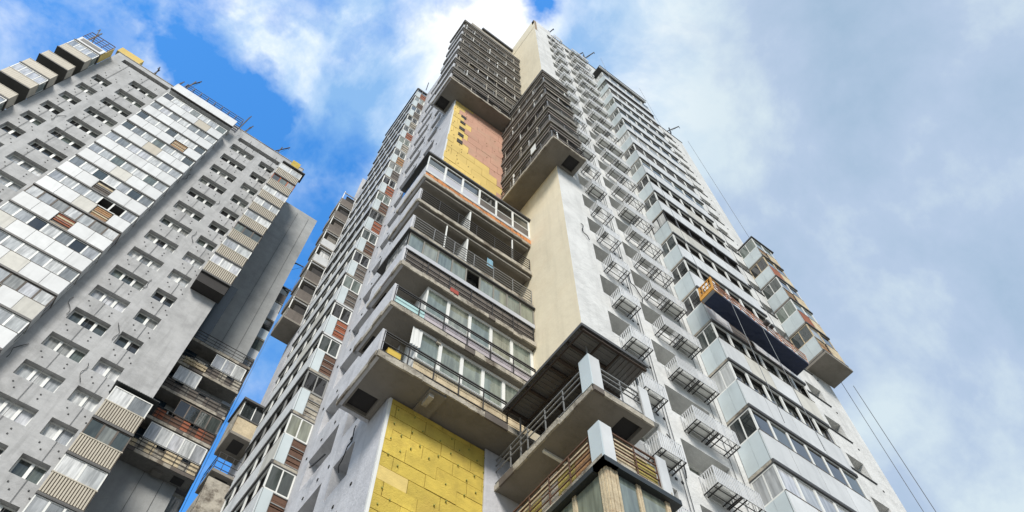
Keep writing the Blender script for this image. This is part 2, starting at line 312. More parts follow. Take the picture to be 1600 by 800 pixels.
def glazed_bay(tower, face, s0, s1, depth, z, h=2.8, par=1.4, npan=4, nwin=5, nside=1, side='L', pm=PANEL, psm=PANELB, gm=GLASS, fm=PVC, slabm=CONC2, style='panel',
               joined=False, left_open=False, sidegap=False, label=None, cap=FLASH, gap=None, wgap=None, front=None):
    """One storey of a projecting enclosed balcony. style: panel / corrugated / open."""
    W_ = s1-s0
    b = part('balcony', lambda g: (g.box(0, W_, 0, depth-.02, -.16, -.01), g.box(-.02, W_+.02, 0, depth+.045, -.21, -.165, 1), g.box(-.022, W_+.022, depth-.04, depth+.05, -.165, -.05, 1)),
             [slabm, cap], tower, face, s0, z, 0, key=('bslab', round(W_, 2), depth, slabm.name, cap.name), label=label)
    dd = depth
    # parapet panels, front
    if not joined:
        for i in range(npan):
            a = W_*i/npan; c = W_*(i+1)/npan
            mm = pm
            if gap and i in gap: mm = gap[i]
            if style == 'corrugated':
                continue
            if mm is None: continue
            if mm is PANEL and rnd.random() < .12: mm = PANELO
            if isinstance(mm, str):
                pq = {'wood': WOOD, 'brick': BRICK, 'brown': DBROWN}.get(mm)
                boxpart('backing_board', DBROWN, b, face, s0+a+.02, s0+c-.02, dd-.14, dd-.12, z, z+par)
                if pq:
                    for q in range(6):
                        hh = par/6
                        if rnd.random() < .12: continue
                        part('plank', lambda g: g.box(.03+rnd.uniform(0, .05), c-a-.03-rnd.uniform(0, .06), 0, .03, 0, hh*rnd.uniform(.62, .9)), pq if rnd.random() < .8 else WOODL, b, face, s0+a, z+q*hh, dd-.10)
                railing(b, face, s0+a, s0+c, z, par-.05, (.1, .5, 1.0), d=dd-.03, m=RAILG, r=.014)
                continue
            part('parapet_panel', lambda g: (g.box(.012, W_/npan-.012, 0, .035, 0, par), g.box(0, W_/npan, -.03, -.01, 0, par, 1), g.box(0, W_/npan, -.02, .045, par, par+.035, 1)), [mm, GROOVE], b, face, s0+a, z, dd-.035, key=('pan', round(W_/npan, 3), par, mm.name))
        if style == 'corrugated':
            def cor(g):
                n = int(W_/.135); st = W_/n
                for i in range(n):
                    x = i*st; g.box(x, x+st*.62, 0, .035, 0, par); g.box(x+st*.62, x+st, -.03, -.01, 0, par, 1)
            part('parapet_sheet', cor, [CORR, GROOVE], b, face, s0, z, dd-.01, key=('cor', round(W_, 2), par))
            part('sill', lambda g: g.box(-.03, W_+.03, -.08, .05, 0, .07), CORR if label is None else PVC, b, face, s0, z+par, dd-.01, key=('sill', round(W_, 2)))
    else:
        part('parapet_panel', lambda g: [g.box(W_*i/npan+.012, W_*(i+1)/npan-.012, 0, .035, 0, par) for i in range(npan)] + [g.box(0, W_, -.03, -.01, 0, par, 1), g.box(0, W_, -.02, .045, par, par+.035, 1)], [pm, GROOVE], b, face, s0, z, dd-.035, key=('panj', round(W_, 2), npan, par, pm.name))
    # side panels
    nS = nside; dep = depth-.04
    for sd_, ss in (('L', s0), ('R', s1)):
        x = ss if sd_ == 'L' else ss-.03
        if sd_ == 'L' and sidegap:
            part('side_panel', lambda g: g.box(0, .03, 0, dep*.42, 0, par), psm, b, face, x, z, .02+dep*.58, key=('spg', dep, par, psm.name))
            sm = rnd.choice([BRICK, BRICK, WOOD, RUST, DBROWN, CONC2])
            for q in (0.0, .29, .58, .87, 1.12): part('infill_board', lambda g: g.box(0, .03, 0, dep*.56, 0, .24), sm, b, face, x+.03, z+q, .02, key=('sib', dep, sm.name))
            part('side_rail', lambda g: ([g.box(0, .03, 0, dep*.58, q, q+.04) for q in (.02, .5, .95, 1.36)], g.box(.0, .03, dep*.56, dep*.58, 0, 1.4)), RAILG, b, face, x, z, .02, key=('srg', dep))
        elif sd_ in side or sd_ == 'L':
            for i in range(nS):
                part('side_panel', lambda g: g.box(0, .03, dep*i/nS+.004, dep*(i+1)/nS-.004, 0, par), psm, b, face, x, z, .02, key=('sp', dep, par, nS, i, psm.name))
    # glazing band
    gh = h-par-.2; fz = z+par
    def frame(g):
        g.box(0, W_, -.05, .01, 0, .06); g.box(0, W_, -.05, .01, gh-.07, gh)
        for i in range(nwin+1):
            x = W_*i/nwin; ww = .07 if i in (0, nwin) else .055
            g.box(max(0, x-ww), min(W_, x+ww), -.05, .008, .06, gh-.07)
        for x in (0, W_-.05):
            g.box(x, x+.05, -dep, -.05, 0, .06); g.box(x, x+.05, -dep, -.05, gh-.07, gh); g.box(x+.001, x+.049, -dep, -dep+.06, .06, gh-.07); g.box(x+.001, x+.049, -dep*.52, -dep*.52+.05, .06, gh-.07)
    fr = part('glazing_frame', frame, fm, b, face, s0, fz, dd-.03, key=('gf', round(W_, 2), nwin, round(gh, 2), dep, fm.name))
    gg = gm if isinstance(gm, list) else [gm]
    if joined:
        part('pane', lambda g: [g.box(W_*i/nwin+.04, W_*(i+1)/nwin-.04, -.03, -.015, .05, gh-.05) for i in range(nwin) if not (wgap and i in wgap)], front or rnd.choice(gg), b, face, s0, fz, dd-.03)
    else:
        for i in range(nwin):
            if wgap and i in wgap: continue
            part('pane', lambda g: g.box(W_*i/nwin+.04, W_*(i+1)/nwin-.04, -.03, -.015, .05, gh-.05), front or gg[(i+int(z)) % len(gg)], b, face, s0, fz, dd-.03-(.12 if front else 0),
                 key=('gp', round(W_, 2), nwin, i, round(gh, 2), (front or gg[(i+int(z)) % len(gg)]).name))
    part('side_pane', lambda g: g.box(.012, .026, -dep+.05, -.05, .05, gh-.06), rnd.choice(gg), b, face, s0, fz, dd-.03, key=('sgp', dep, round(gh, 2), rnd.choice(gg).name))
    part('side_pane', lambda g: g.box(W_-.026, W_-.012, -dep+.05, -.05, .05, gh-.06), rnd.choice(gg), b, face, s0, fz, dd-.03, key=('sgp2', round(W_, 2), dep, round(gh, 2), rnd.choice(gg).name))
    return b

def anchors(parent, face, pts, m=CABLE, label=None, r=.04):
    s0, z0 = pts[0]; g = Geo()
    for s, z in pts: g.box(s-s0-r, s-s0+r, -.005, .03, z-z0-r, z-z0+r)
    put('facade_anchor', mesh_of(g, 'facade_anchor', m, face), parent, face.pt(s0, 0, z0), kind='stuff')
def cable(parent, face, pts, r=.018, name='cable', m=CABLE):
    s0, z0 = pts[0][0], pts[0][-1]; g = Geo()
    P = [(p[0]-s0, (p[1] if len(p) == 3 else .04), p[-1]-z0) for p in pts]
    g.path(P, r); put(name, mesh_of(g, name, m, face), parent, face.pt(s0, 0, z0))
def squiggle(parent, face, s, z, L_, seed):
    q = random.Random(seed); pts = []; a = s
    for i in range(9):
        t = i/8; pts.append((a + .13*math.sin(t*6+seed) + .35*t*(1 if seed % 2 else -1), .04+.05*math.sin(t*9)**2, z - L_*t + .05*math.cos(t*9)))
    cable(parent, face, pts, .020)

# ------------------------------------------------------------------ ground
gm_ = bpy.data.meshes.new('ground'); gm_.from_pydata([(-3000, -3000, 0), (3000, -3000, 0), (3000, 3000, 0), (-3000, 3000, 0)], [], [(0, 1, 2, 3)]); gm_.materials.append(GRASSG)
go = put('ground', gm_, None, (0, 0, 0), kind='structure')
rm = Geo(); rm.box(-90, 90, -90, 90, 0, .004); put('pavement', mesh_of(rm, 'pavement', mat('pale_bounce_paving', (.24, .23, .21), .95, var=.3)), None, (0, 0, .002), kind='structure')  # unseen paving, size and tone set to bounce light onto the undersides

# ================================================================== MAIN TOWER
T1 = thing('apartment_tower', (10.19, 9.7, 0), 'large near apartment tower with a bare cream wall, yellow insulation and stacked projecting balconies', 'building')
A1, B1, B2, A2, A3 = Face('A', 13.17), Face('B', 5.44), Face('B', 10.19), Face('A', 9.7), Face('A', 10.4)
H = 2.8
G0 = -EYE
# --- wall sheets
op = []; w1 = []; w2 = []
for k in range(-9, 19):
    zt = 24.69 + H*k
    if zt < 3 or zt > 76: continue
    op.append((11.66, 12.90, zt-1.45, zt)); op.append((13.75, 15.85, zt-1.45, zt))
    w1.append(zt)
wall('wall', T1, A2, 10.19, 22.3, G0, 76.2, op, PL_A, .72)
for zt in w1:
    if zt < 8: continue
    window(T1, A2, 11.66, 12.90, zt-1.45, zt, .70, 2, gm=GLASS); window(T1, A2, 13.75, 15.85, zt-1.45, zt, .70, 3, gm=GLASS)
op3 = []
for k in range(-9, 19):
    zt = 25.30 + H*k
    if 3 < zt < 76: op3.append((26.95, 28.15, zt-1.2, zt))
wall('wall', T1, A3, 22.3, 29.85, G0, 77.2, op3, PL_A, .5)
for a, b, c, d in op3:
    if c > 12: window(T1, A3, a, b, c, d, .48, 2, gm=GLASS)
boxpart('wall', PL_A, T1, A2, 10.19, 12.2, -.3, .002, 76.2, 77.7, label='raised parapet corner beside the cream wall')
# cream and corner walls
cw = Geo(); cw.poly([(0, 0, 0), (3.47, 0, 0), (3.47, 0, 79.3), (0, 0, 79.3)][::-1])
put('wall', mesh_of(cw, 'wall', CREAM, B2), T1, B2.pt(9.7, 0, G0), 'smooth cream rendered wall')
boxpart('copper_flashing', mat('verdigris_brown_flashing', (.26, .17, .08), .6, var=.5, var_scale=8), T1, A2, 10.21, 10.45, .0, .012, 73.2, 77.6)
opb = []
for k in range(-6, 20):
    zt = 18.15 + 2.78*k
    if 3 < zt < 70: opb += [(14.95, 16.22, zt-1.45, zt), (16.85, 18.90, zt+2.78-.1-1.45, zt+2.78-.1)] if zt+2.78 < 70 else [(14.95, 16.22, zt-1.45, zt)]
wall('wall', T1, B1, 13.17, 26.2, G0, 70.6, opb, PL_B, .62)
for a, b, c, d in opb:
    if c > 10: window(T1, B1, a, b, c, d, .58, 2 if b-a < 1.5 else 3, gm=GLASS)
opb2 = [(29.9, 31.1, 22.1+H*k-1.3, 22.1+H*k) for k in range(-3, 17)]
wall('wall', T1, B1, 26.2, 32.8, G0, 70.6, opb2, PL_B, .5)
for a, b, c, d in opb2: window(T1, B1, a, b, c, d, .48, 1, gm=GLASS)
# A1 wall (behind the insulation), back and side walls, roofs
aw = Geo(); aw.poly([(0, 0, 0), (4.75, 0, 0), (4.75, 0, 76.2-G0), (0, 0, 76.2-G0)][::-1])
put('wall', mesh_of(aw, 'wall', mat('bare_old_wall', (.30, .27, .22), .95, var=.5, var_scale=1.4, bump=.6), A1), T1, A1.pt(5.44, 0, G0))
ms = Geo(); ms.poly([(29.85, 10.4, 0), (29.85, 32.8, 0), (29.85, 32.8, 78.8), (29.85, 10.4, 78.8)]); ms.poly([(5.44, 32.8, 0), (29.85, 32.8, 0), (29.85, 32.8, 78), (5.44, 32.8, 78)][::-1]); ms.poly([(22.3, 9.7, 0), (22.3, 10.4, 0), (22.3, 10.4, 78.8), (22.3, 9.7, 78.8)])
ms.v = [(x-10.19, y-9.7, z) for x, y, z in ms.v]; put('wall', mesh_of(ms, 'wall', PL_B), T1, (10.19, 9.7, 0))
rf = Geo()
rf.box(0, 12.0, .05, 23, 76.0, 76.15); rf.box(12.15, 19.6, .75, 23, 77.0, 77.15); rf.box(-4.7, 0, 3.52, 23, 71.9, 72.15); rf.box(-3.5, 0, 3.55, 12, 72.15, 76.6)
put('roof', mesh_of(rf, 'roof', ROOF), T1, (10.19, 9.7, 0))
boxpart('parapet_cap', FLASH, T1, A2, 12.2, 22.4, -.15, .05, 76.2, 76.32); boxpart('parapet_cap', FLASH, T1, A3, 22.4, 29.9, -.15, .05, 77.2, 77.32)
boxpart('parapet_cap', PVC, T1, A2, 12.2, 16.6, .0, .03, 75.9, 76.1)

# --- yellow and pink insulation boards on A1
def board_rows(z0, z1, pick, dh=.50, u0=5.44, u1=10.16):
    z = z0; r = 0
    while z < z1-.05:
        zz = min(z+dh, z1); w = 1.0; s = u0 - (0.5 if r % 2 else 0) - rnd.uniform(0, .25)
        while s < u1-.02:
            a, b = max(s, u0), min(s+w, u1)
            if b-a > .05:
                m = pick((a+b)/2, (z+zz)/2, r)
                if m is not None:
                    ww = round(b-a, 2)
                    part('insulation_board', lambda g: g.box(.008, ww-.008, 0, 1, .008, (zz-z)-.008), m, T1, A1, a, z, .02, key=('ib', ww, round(zz-z, 2), m.name)).scale = (1, rnd.uniform(.07, .095), 1)
            s += w
        z = zz; r += 1
PALE = mat('mineral_wool_patch', (.66, .50, .17), .95, var=.3, var_scale=3, bump=.5)
def low_pick(s, z, r):
    if 5.6 < s < 6.6 and 14.9 < z < 15.4: return PALE
    return YEL
board_rows(9.0, 18.2, low_pick)
ap = [(5.44+.3+.61*i+.3*(j % 2), 9.2+.31*j) for i in range(7) for j in range(29) if rnd.random() < .6]
anchors(T1, A1.shift(.11), [(s+rnd.uniform(-.05, .05), z+rnd.uniform(-.05, .05)) for s, z in ap], mat('olive_disc_anchor', (.27, .27, .06), .7), r=.020)
def up_pick(s, z, r):
    edge = 6.55 + .35*math.sin(z*1.3) + (max(0, 43.2-z)*.55)
    if s > edge: return PINK
    if abs(s-6.22) < .32 and 41.6 < z < 47.2: return YEL2
    return YEL2
HOLES = [(42.05, 42.6), (43.25, 43.75), (44.4, 44.9), (45.6, 46.0), (46.7, 47.15)]
board_rows(34.9, 49.2, up_pick, dh=.93)
for a, b in HOLES: boxpart('vent_opening', DARK, T1, A1, 6.05, 6.42, .10, .125, a, b)
anchors(T1, A1.shift(.11), [(5.7+.6*i+rnd.uniform(-.15, .15), 35.2+.47*j) for i in range(7) for j in range(28) if rnd.random() < (.5 if i < 2 else .14)], mat('brown_disc_anchor', (.32, .21, .08), .7), r=.02)
boxpart('corner_bead', PVC, T1, A1, 5.435, 5.52, .02, .115, 3, 18.2); boxpart('corner_bead', PVC, T1, A1, 5.435, 5.50, .02, .11, 34.9, 49.2)
boxpart('wall_strip', PL_B, T1, A1, 8.75, 10.1, .115, .16, 9.0, 18.25)

# --- open wrap-around balcony slabs
def ring_slab(parent, boxes, hole, z, th, m, me_edge, frontface, f0, f1, sideface, g0, g1, name='balcony'):
    """Slab from world-coordinate boxes, with a hatch hole framed by dark edges."""
    g = Geo(); ox, oy = boxes[0][0], boxes[0][2]
    for x0, x1, y0, y1 in boxes: g.box(x0-ox, x1-ox, y0-oy, y1-oy, 0, th)
    if hole:
        x0, x1, y0, y1 = hole; g.box(x0-ox-.001, x1-ox+.001, y0-oy-.001, y1-oy+.001, th-.05, th-.002, 1)
    b = put(name, mesh_of(g, name, [m, DARK]), parent, (ox, oy, z+EYE))
    # crumbling edge strips, front and side, in uneven lengths
    for fc, a, c, nm in ((frontface, f0, f1, 'f'), (sideface, g0, g1, 's')):
        e = Geo(); x = 0; L_ = c-a
        while x < L_-.01:
            l = min(rnd.uniform(.25, .9), L_-x); dz = rnd.uniform(-.03, .02); o_ = rnd.uniform(.02, .05)
            e.box(x, x+l-.006, -.02, o_, -.03+dz, th+rnd.uniform(-.03, .04), 1 if rnd.random() < .04 else 0); x += l
        put('slab_edge', mesh_of(e, 'slab_edge', [me_edge, DBROWN], fc), b, fc.pt(a, 0, z))
    return b
LF, LS = Face('A', 12.10), Face('B', 4.37)           # left block: front and side planes
RS, RF = Face('B', 9.12), Face('A', 8.63)            # right block: front (cream side) and return planes
def left_slab(z, m=CONC, u1=10.16, edge=CONC2):
    bx = [(4.37, u1, 12.10, 13.17), (4.37, 5.42, 13.17, 13.40), (4.37, 4.56, 13.40, 14.15), (5.26, 5.42, 13.40, 14.15), (4.37, 5.42, 14.15, 14.32)]
    return ring_slab(T1, bx, (4.56, 5.26, 13.40, 14.15), z, .2, m, edge, LF, 4.37, u1, LS, 12.12, 14.3)
def right_slab(z, m=CONC, edge=CONC2, v1=13.15):
    bx = [(9.12, 10.19, 8.63, v1), (10.19, 10.34, 8.63, 9.68), (10.34, 11.02, 8.63, 8.86), (10.34, 11.02, 9.56, 9.68), (11.02, 11.22, 8.63, 9.68)]
    return ring_slab(T1, bx, (10.34, 11.02, 8.86, 9.56), z, .2, m, edge, RF, 9.12, 11.22, RS, 8.65, v1)
def left_side_parapet(b, z, h=1.35, m=PL_B):
    part('side_parapet', lambda g: g.box(0, 2.22, -.12, .01, 0, h), m, b, LS, 12.12, z, 0, key=('lsp', h, m.name))
    boxpart('end_wall', m, b, Face('A', 14.32), 4.37, 5.42, 0, .12, z, z+h)

LZ = [18.3 + 2.76*k for k in range(6)]
for k, z in enumerate(LZ):
    b = left_slab(z)
    zs = z+.2
    left_side_parapet(b, z-.02, 1.4)
    # rear wall doors and old windows in the shade
    if k in (0, 1):
        railing(b, LF, 4.45, 10.1 if k else 8.9, zs, 1.12, (.12, .5, .9, 1.0), -.03, post=.95)
        # white framed enclosure set just behind the rail
        E = Face('A', 12.36)
        n = 5; s0, s1 = 5.62, 10.12 if k else 9.7; w = (s1-s0)/n
        for i in range(n): part('enclosure_board', lambda g: [g.box(.01, w-.01, 0, .03 - .008*(j % 2), .123*j, .123*j+.11) for j in range(8)], WOODL if k == 0 else mat('gray_violet_siding', (.42, .38, .40), .75, var=.4, var_scale=3, streak=.4), b, E, s0+w*i, zs, 0, key=('encb', k, round(w, 3)))
        def fr(g):
            for i in range(n+1): g.box(w*i-(.06 if i else 0), w*i+.06, 0, .06, .98, 2.5)
            g.box(-.001, w*n, 0, .062, .93, 1.02); g.box(-.001, w*n, 0, .062, 2.40, 2.54)
        ef = part('enclosure_frame', fr, PVC, b, E, s0, zs, .0)
        for i in range(n): part('pane', lambda g: g.box(w*i+.06, w*(i+1)-.06, .01, .025, 1.0, 2.42), GLASSG, b, E, s0, zs, .0)
        part('enclosure_side', lambda g: (g.box(0, .06, -.8, .0, 0, 2.54)), PVC, b, E, s0, zs, 0)
        part('crossbeam', lambda g: g.box(0, .16, -.4, .0, -.25, 0), CONC2, b, E, 6.25, z+.0, .1)
        boxpart('hatch_cover', CONC, b, Face('A', 13.1), 6.2, 6.75, 0, .95, z-.10, z-.005) if k == 0 else None
    elif k == 2:
        railing(b, LF, 4.45, 10.1, zs, 1.0, (.08, .3, .6, 1.0), -.02, post=.9)
        for i in range(8): part('infill_board', lambda g: g.box(.01, .69, 0, .02, 0, .9), DBROWN, b, LF, 4.5+.7*i, zs+.04, -.08, key='ifb')
        part('beam', lambda g: g.box(0, 5.75, -.12, .03, 0, .26), mat('gray_sill_beam', (.42, .43, .45), .6, var=.2), b, LF, 4.4, zs+1.0, 0)
        n = 9; w = 5.7/n
        part('glazing_frame', lambda g: ([g.box(w*i-.03 if i else 0, w*i+.03, -.05, .0, 0, 1.1) for i in range(n+1)], g.box(0, 5.7, -.051, .001, 0, .05), g.box(0, 5.7, -.051, .001, 1.05, 1.12)), mat('brown_gray_frame', (.20, .19, .16), .6, var=.3), b, LF, 4.43, zs+1.26, 0)
        for i in range(n):
            if i == 4: continue
            part('pane', lambda g: g.box(.04, w-.04, -.03, -.015, .03, 1.08), GLASSG, b, LF, 4.43+w*i, zs+1.26, 0, key='l2pane')
        part('pane', lambda g: g.box(.1, w-.02, -.26, -.24, .03, 1.02), GLASSD, b, LF, 4.43+w*4, zs+1.26, 0)
        part('side_pane', lambda g: [g.box(.06+.72*i, .72*(i+1), -.03, -.015, 0, 1.1) for i in range(2)], GLASSW, b, LS, 12.12, zs+1.26, 0)
        part('roof_sheet', lambda g: g.box(-.08, 5.8, -1.05, .09, 0, .07), FLASH, b, LF, 4.37, zs+2.4, 0)
        part('roof_sheet', lambda g: g.box(-.08, 2.2, -.9, .08, 0, .06), FLASH, b, LS, 12.1, zs+2.395, 0)
    elif k in (3, 4):
        railing(b, LF, 4.45, 10.1, zs, 1.12, (.1, .28, .46, .64, .82, 1.0), -.03, RAILG if k == 3 else RAIL, .93, .018); boxpart('lintel', DCON, b, LF, 4.5, 10.1, -.25, -.08, z+2.5, z+2.62)
        part('partition_post', lambda g: (g.box(0, .07, -.9, .0, 0, 2.4), g.box(0, .9, -.06, .0, 2.34, 2.4)), PVC, b, LF, 6.9, zs, -.1, key='pp')
        part('partition_post', lambda g: g.box(0, .05, -.05, .0, 0, 2.4), PVC, b, LF, 5.9 if k == 3 else 9.2, zs, -.1, key='pp2')
    elif k == 5:
        # band of broken orange brick under a white sill, then glazing under a black roof
        x = 4.42
        while x < 10.1:
            w = rnd.uniform(.16, .3)
            part('brick', lambda g: g.box(0, w-.02, -.1, rnd.uniform(-.01, .035), 0, rnd.uniform(.30, .40)), ORANGE, b, LF, x, zs+.0, 0); x += w
        part('parapet_band', lambda g: g.box(0, 5.8, -.08, .03, 0, .22), PANEL, b, LF, 4.37, zs+.40, 0)
        n = 6; w = 5.75/n
        for i in range(n): part('parapet_panel', lambda g: g.box(.01, w-.01, 0, .03, 0, .72), mat('gray_violet_panel', (.44, .44, .47), .5, var=.15) if i < 3 else DBROWN, b, LF, 4.4+w*i, zs+.62, -.03, key=('p5', i < 3))
        part('glazing_frame', lambda g: ([g.box(w*i-(.05 if i else 0), w*i+.05, -.05, .015, 0, 1.75) for i in range(n+1)]), PVC, b, LF, 4.38, zs+.62, 0)
        part('glazing_frame', lambda g: (g.box(0, 5.75, -.04, .02, 0, .06), g.box(0, 5.75, -.04, .02, .98, 1.05)), PVC, b, LF, 4.38, zs+1.34, 0)
        for i in range(n): part('pane', lambda g: g.box(.05, w-.05, -.03, -.015, 0, 1.0), GLASSD, b, LF, 4.38+w*i, zs+1.38, 0, key='l5p')
        part('roof_sheet', lambda g: g.box(-.1, 5.85, -1.15, .12, 0, .14), FLASH, b, LF, 4.33, z+2.68, 0)
        part('roof_sheet', lambda g: g.box(-.05, 2.3, -1.0, .12, 0, .14), FLASH, b, LS, 12.1, z+2.675, 0)
        part('side_pane', lambda g: [g.box(.06+.72*i, .72*(i+1), -.03, -.015, 0, 1.0) for i in range(3)], GLASSD, b, LS, 12.12, zs+1.38, 0)
    # old door and window in the rear wall
    if k in (2, 3, 4, 5): window(T1, A1, 7.3, 8.6, zs+.8, zs+2.3, -.03, 2, gm=GLASSD); boxpart('balcony_door', DBROWN, T1, A1, 6.3, 7.1, .01, .05, zs, zs+2.1)

def weathered_level(slab_fn, z, frontf, a0, a1, sidef, b0, b1, seed, dense=True, par=False):
    q = random.Random(seed); b = slab_fn(z, m=CONC, edge=DCON if dense else CONC2); zs = z+.2
    for fc, s0, s1, nm in ((frontf, a0, a1, 1), (sidef, b0, b1, 0)):
        railing(b, fc, s0+.05, s1-.05, zs, 1.1, (.12, .38, .68, 1.0), -.03, RAILG if q.random() < .45 else RAIL, .85, .02)
        if dense:
            x = s0+.06; w = (s1-s0-.12)/max(1, round((s1-s0)/.82))
            while x < s1-.1:
                r = q.random()
                if r < .93:
                    mm = DBROWN if r < .7 else (DCON if r < .85 else (CONC2 if r < .90 else PVC))
                    boxpart('infill_board', mm, b, fc, x+.01, x+w-.01, -.10, -.075, zs+.02, zs+q.choice([.75, .9, 1.0, 1.25]))
                x += w
        boxpart('lintel', DCON, b, fc, s0, s1, -.16, -.04, z+2.44, z+2.62)
        if q.random() < .7: boxpart('patch_board', PVC, b, fc, s0+(s1-s0)*q.uniform(.1, .8), s0+(s1-s0)*q.uniform(.1, .8)+.25, -.02, .02, zs+.2, zs+.5) if False else None
    return b
# left upper block
for k in range(7):
    z = 49.3 + 2.75*k
    b = weathered_level(left_slab, z, LF, 4.4, 10.12 if z > 51 else 9.05, LS, 12.15, 12.2, 100+k) if False else None
    b = left_slab(z, CONC if k == 0 else DCON, 10.16 if z > 50.5 else 9.1, DCON if k else CONC2); zs = z+.2
    q = random.Random(50+k); x1 = 10.12 if z > 50.5 else 9.05
    left_side_parapet(b, z-.02, 1.3, PL_B)
    railing(b, LF, 4.45, x1, zs, 1.12, (.12, .36, .66, 1.0), -.03, q.choice([RAILG, RAIL]), .85, .02)
    n = 7; w = (x1-4.45)/n
    for i in range(n):
        r = q.random()
        if r < .92: boxpart('infill_board', DBROWN if r < .62 else (DCON if r < .85 else CONC2), b, LF, 4.46+w*i, 4.44+w*(i+1), -.11, -.08, zs+.02, zs+q.choice([.7, .9, 1.05]))
        if q.random() < .55: boxpart('post', PVC if q.random() < .6 else CONC2, b, LF, 4.44+w*i+.2, 4.5+w*i+.2, -.1, -.02, zs, zs+q.uniform(.9, 2.0))
    boxpart('lintel', DCON, b, LF, 4.5, x1, -.2, -.05, z+2.40, z+2.56)
    for i in range(n):
        if q.random() < .6: boxpart('old_glazing', GLASSD if q.random() < .7 else DBROWN, b, LF, 4.5+w*i, 4.42+w*(i+1), -.32, -.30, zs+1.0, zs+2.2); boxpart('glazing_bar', DBROWN if q.random() < .8 else WOODL, b, LF, 4.5+w*i, 4.42+w*(i+1), -.29, -.25, zs+1.55, zs+1.63)
    boxpart('sill_strip', CONC2 if k % 2 else DCON, b, LF, 4.5, x1, -.09, .0, zs+1.16, zs+1.24)
    boxpart('roller_strip', DBROWN, b, LF, 4.5, x1, -.14, -.10, z+2.05, z+2.32)
    if k in (2, 4): boxpart('sill_strip', CONC2, b, LF, 5.6, 8.6, .0, .03, zs+1.14, zs+1.26)
    for i in range(3): boxpart('old_window', DBROWN, b, A1, 6.0+1.5*i, 7.0+1.5*i, .03, .08, zs+.7, zs+2.2)
b = left_slab(68.45, DCON, 10.16, DCON); b['label'] = 'flat roof slab over the upper balconies'
boxpart('roof_edge', FLASH, T1, LF, 4.3, 10.16, -.3, .06, 68.66, 68.85); boxpart('roof_edge', FLASH, T1, LS, 12.05, 14.4, -.3, .06, 68.66, 68.84)
railing(T1, Face('A', 13.25), 6.65, 10.1, 76.6, .8, (.5, 1.0), 0, RAIL, .8, .03)
boxpart('roof_edge', FLASH, T1, A1, 6.6, 10.16, .0, .18, 76.2, 76.7)

# right upper block
for k in range(5):
    z = 37.45 + 2.72*k; zs = z+.2; q = random.Random(80+k)
    b = right_slab(z, CONC if k == 0 else DCON, CONC2 if k == 0 else DCON)
    for fc, s0, s1 in ((RS, 8.7, 13.1), (RF, 9.17, 11.2)):
        railing(b, fc, s0, s1, zs, 1.12, (.12, .36, .66, 1.0), -.03, q.choice([RAIL, RAILG]), .85, .02)
        n = max(2, round((s1-s0)/.75)); w = (s1-s0)/n
        for i in range(n):
            r = q.random()
            if r < .95: boxpart('infill_board', DBROWN if r < .66 else (DCON if r < .9 else CONC2), b, fc, s0+w*i+.01, s0+w*(i+1)-.01, -.11, -.08, zs+.02, zs+q.choice([.75, .95, 1.05]))
            if q.random() < .35: boxpart('post', PVC if q.random() < .5 else CONC2, b, fc, s0+w*i+.3, s0+w*i+.36, -.1, -.02, zs, zs+q.uniform(.8, 1.8))
        boxpart('lintel', DCON, b, fc, s0, s1, -.2, -.05, z+2.40, z+2.54)
        for i in range(n):
            if q.random() < .55: boxpart('old_glazing', GLASSD if q.random() < .7 else DBROWN, b, fc, s0+w*i+.03, s0+w*(i+1)-.03, -.32, -.30, zs+1.0, zs+2.2); boxpart('glazing_bar', DBROWN if q.random() < .8 else WOODL, b, fc, s0+w*i+.03, s0+w*(i+1)-.03, -.29, -.25, zs+1.55, zs+1.63)
        boxpart('roller_strip', DBROWN, b, fc, s0, s1, -.14, -.10, z+2.05, z+2.32); boxpart('ledge_strip', DCON if k % 2 else CONC2, b, fc, s0, s1, -.09, -.055, zs+1.14, zs+1.22)
        if k in (3, 4): boxpart('sill_strip', CONC2, b, fc, s0+.1, s1-.1, -.05, .03, zs+1.13, zs+1.23)
    # pale end shield standing at the gray facade side
    part('end_shield', lambda g: g.poly([(0, -.03, 0), (0, -.62, -.1), (0, -.62, 1.5), (0, -.03, 1.2)]) or g.box(0, .03, -.60, -.02, 0, 1.25), PANEL, b, RF, 11.19, zs-.1, 0, key='esh')
    for i in range(3): boxpart('old_window', DBROWN, b, B2, 9.9+1.1*i, 10.7+1.1*i, .03, .08, zs+.7, zs+2.2)
b = right_slab(51.0, DCON, DCON); b['label'] = 'flat roof slab over the dark balconies'
for fc, s0, s1 in ((RS, 8.6, 13.1), (RF, 9.1, 11.25)): boxpart('roof_edge', FLASH, T1, fc, s0, s1, -.2, .05, 51.2, 51.36)
boxpart('white_board', CLOTH, T1, RS, 9.95, 10.35, .0, .03, 38.7, 39.6)

# right lower terrace with its canopy
def white_corner(b, z, h=1.40):
    part('corner_panel', lambda g: g.box(-.0, .42, .0, .04, 0, h), PANELB, b, RS, 8.59, z, 0, key=('wcs', h))
    part('corner_panel', lambda g: g.box(-.0, .36, .0, .04, 0, h), PANEL, b, RF, 9.12, z, 0, key=('wcf', h))
    part('end_panel', lambda g: g.box(0, .34, .0, .04, 0, h), PANEL, b, RF, 10.93, z, 0, key=('wce', h))
b = right_slab(16.72); white_corner(b, 16.90)
for fc, s0, s1, dd in ((RS, 9.02, 13.1, -.02), (RF, 9.5, 10.93, -.02)):
    railing(b, fc, s0, s1, 16.92, 1.05, (.1, .55, .78, 1.0), dd, RAILG if fc is RS else RAILG, .8, .022)
boxpart('slab_beam', PVC, b, Face('A', 11.05), 9.3, 10.16, 0, .08, 16.62, 16.71)
boxpart('rear_wall_panel', DARK, b, B2, 9.8, 13.0, .01, .04, 16.95, 18.9)
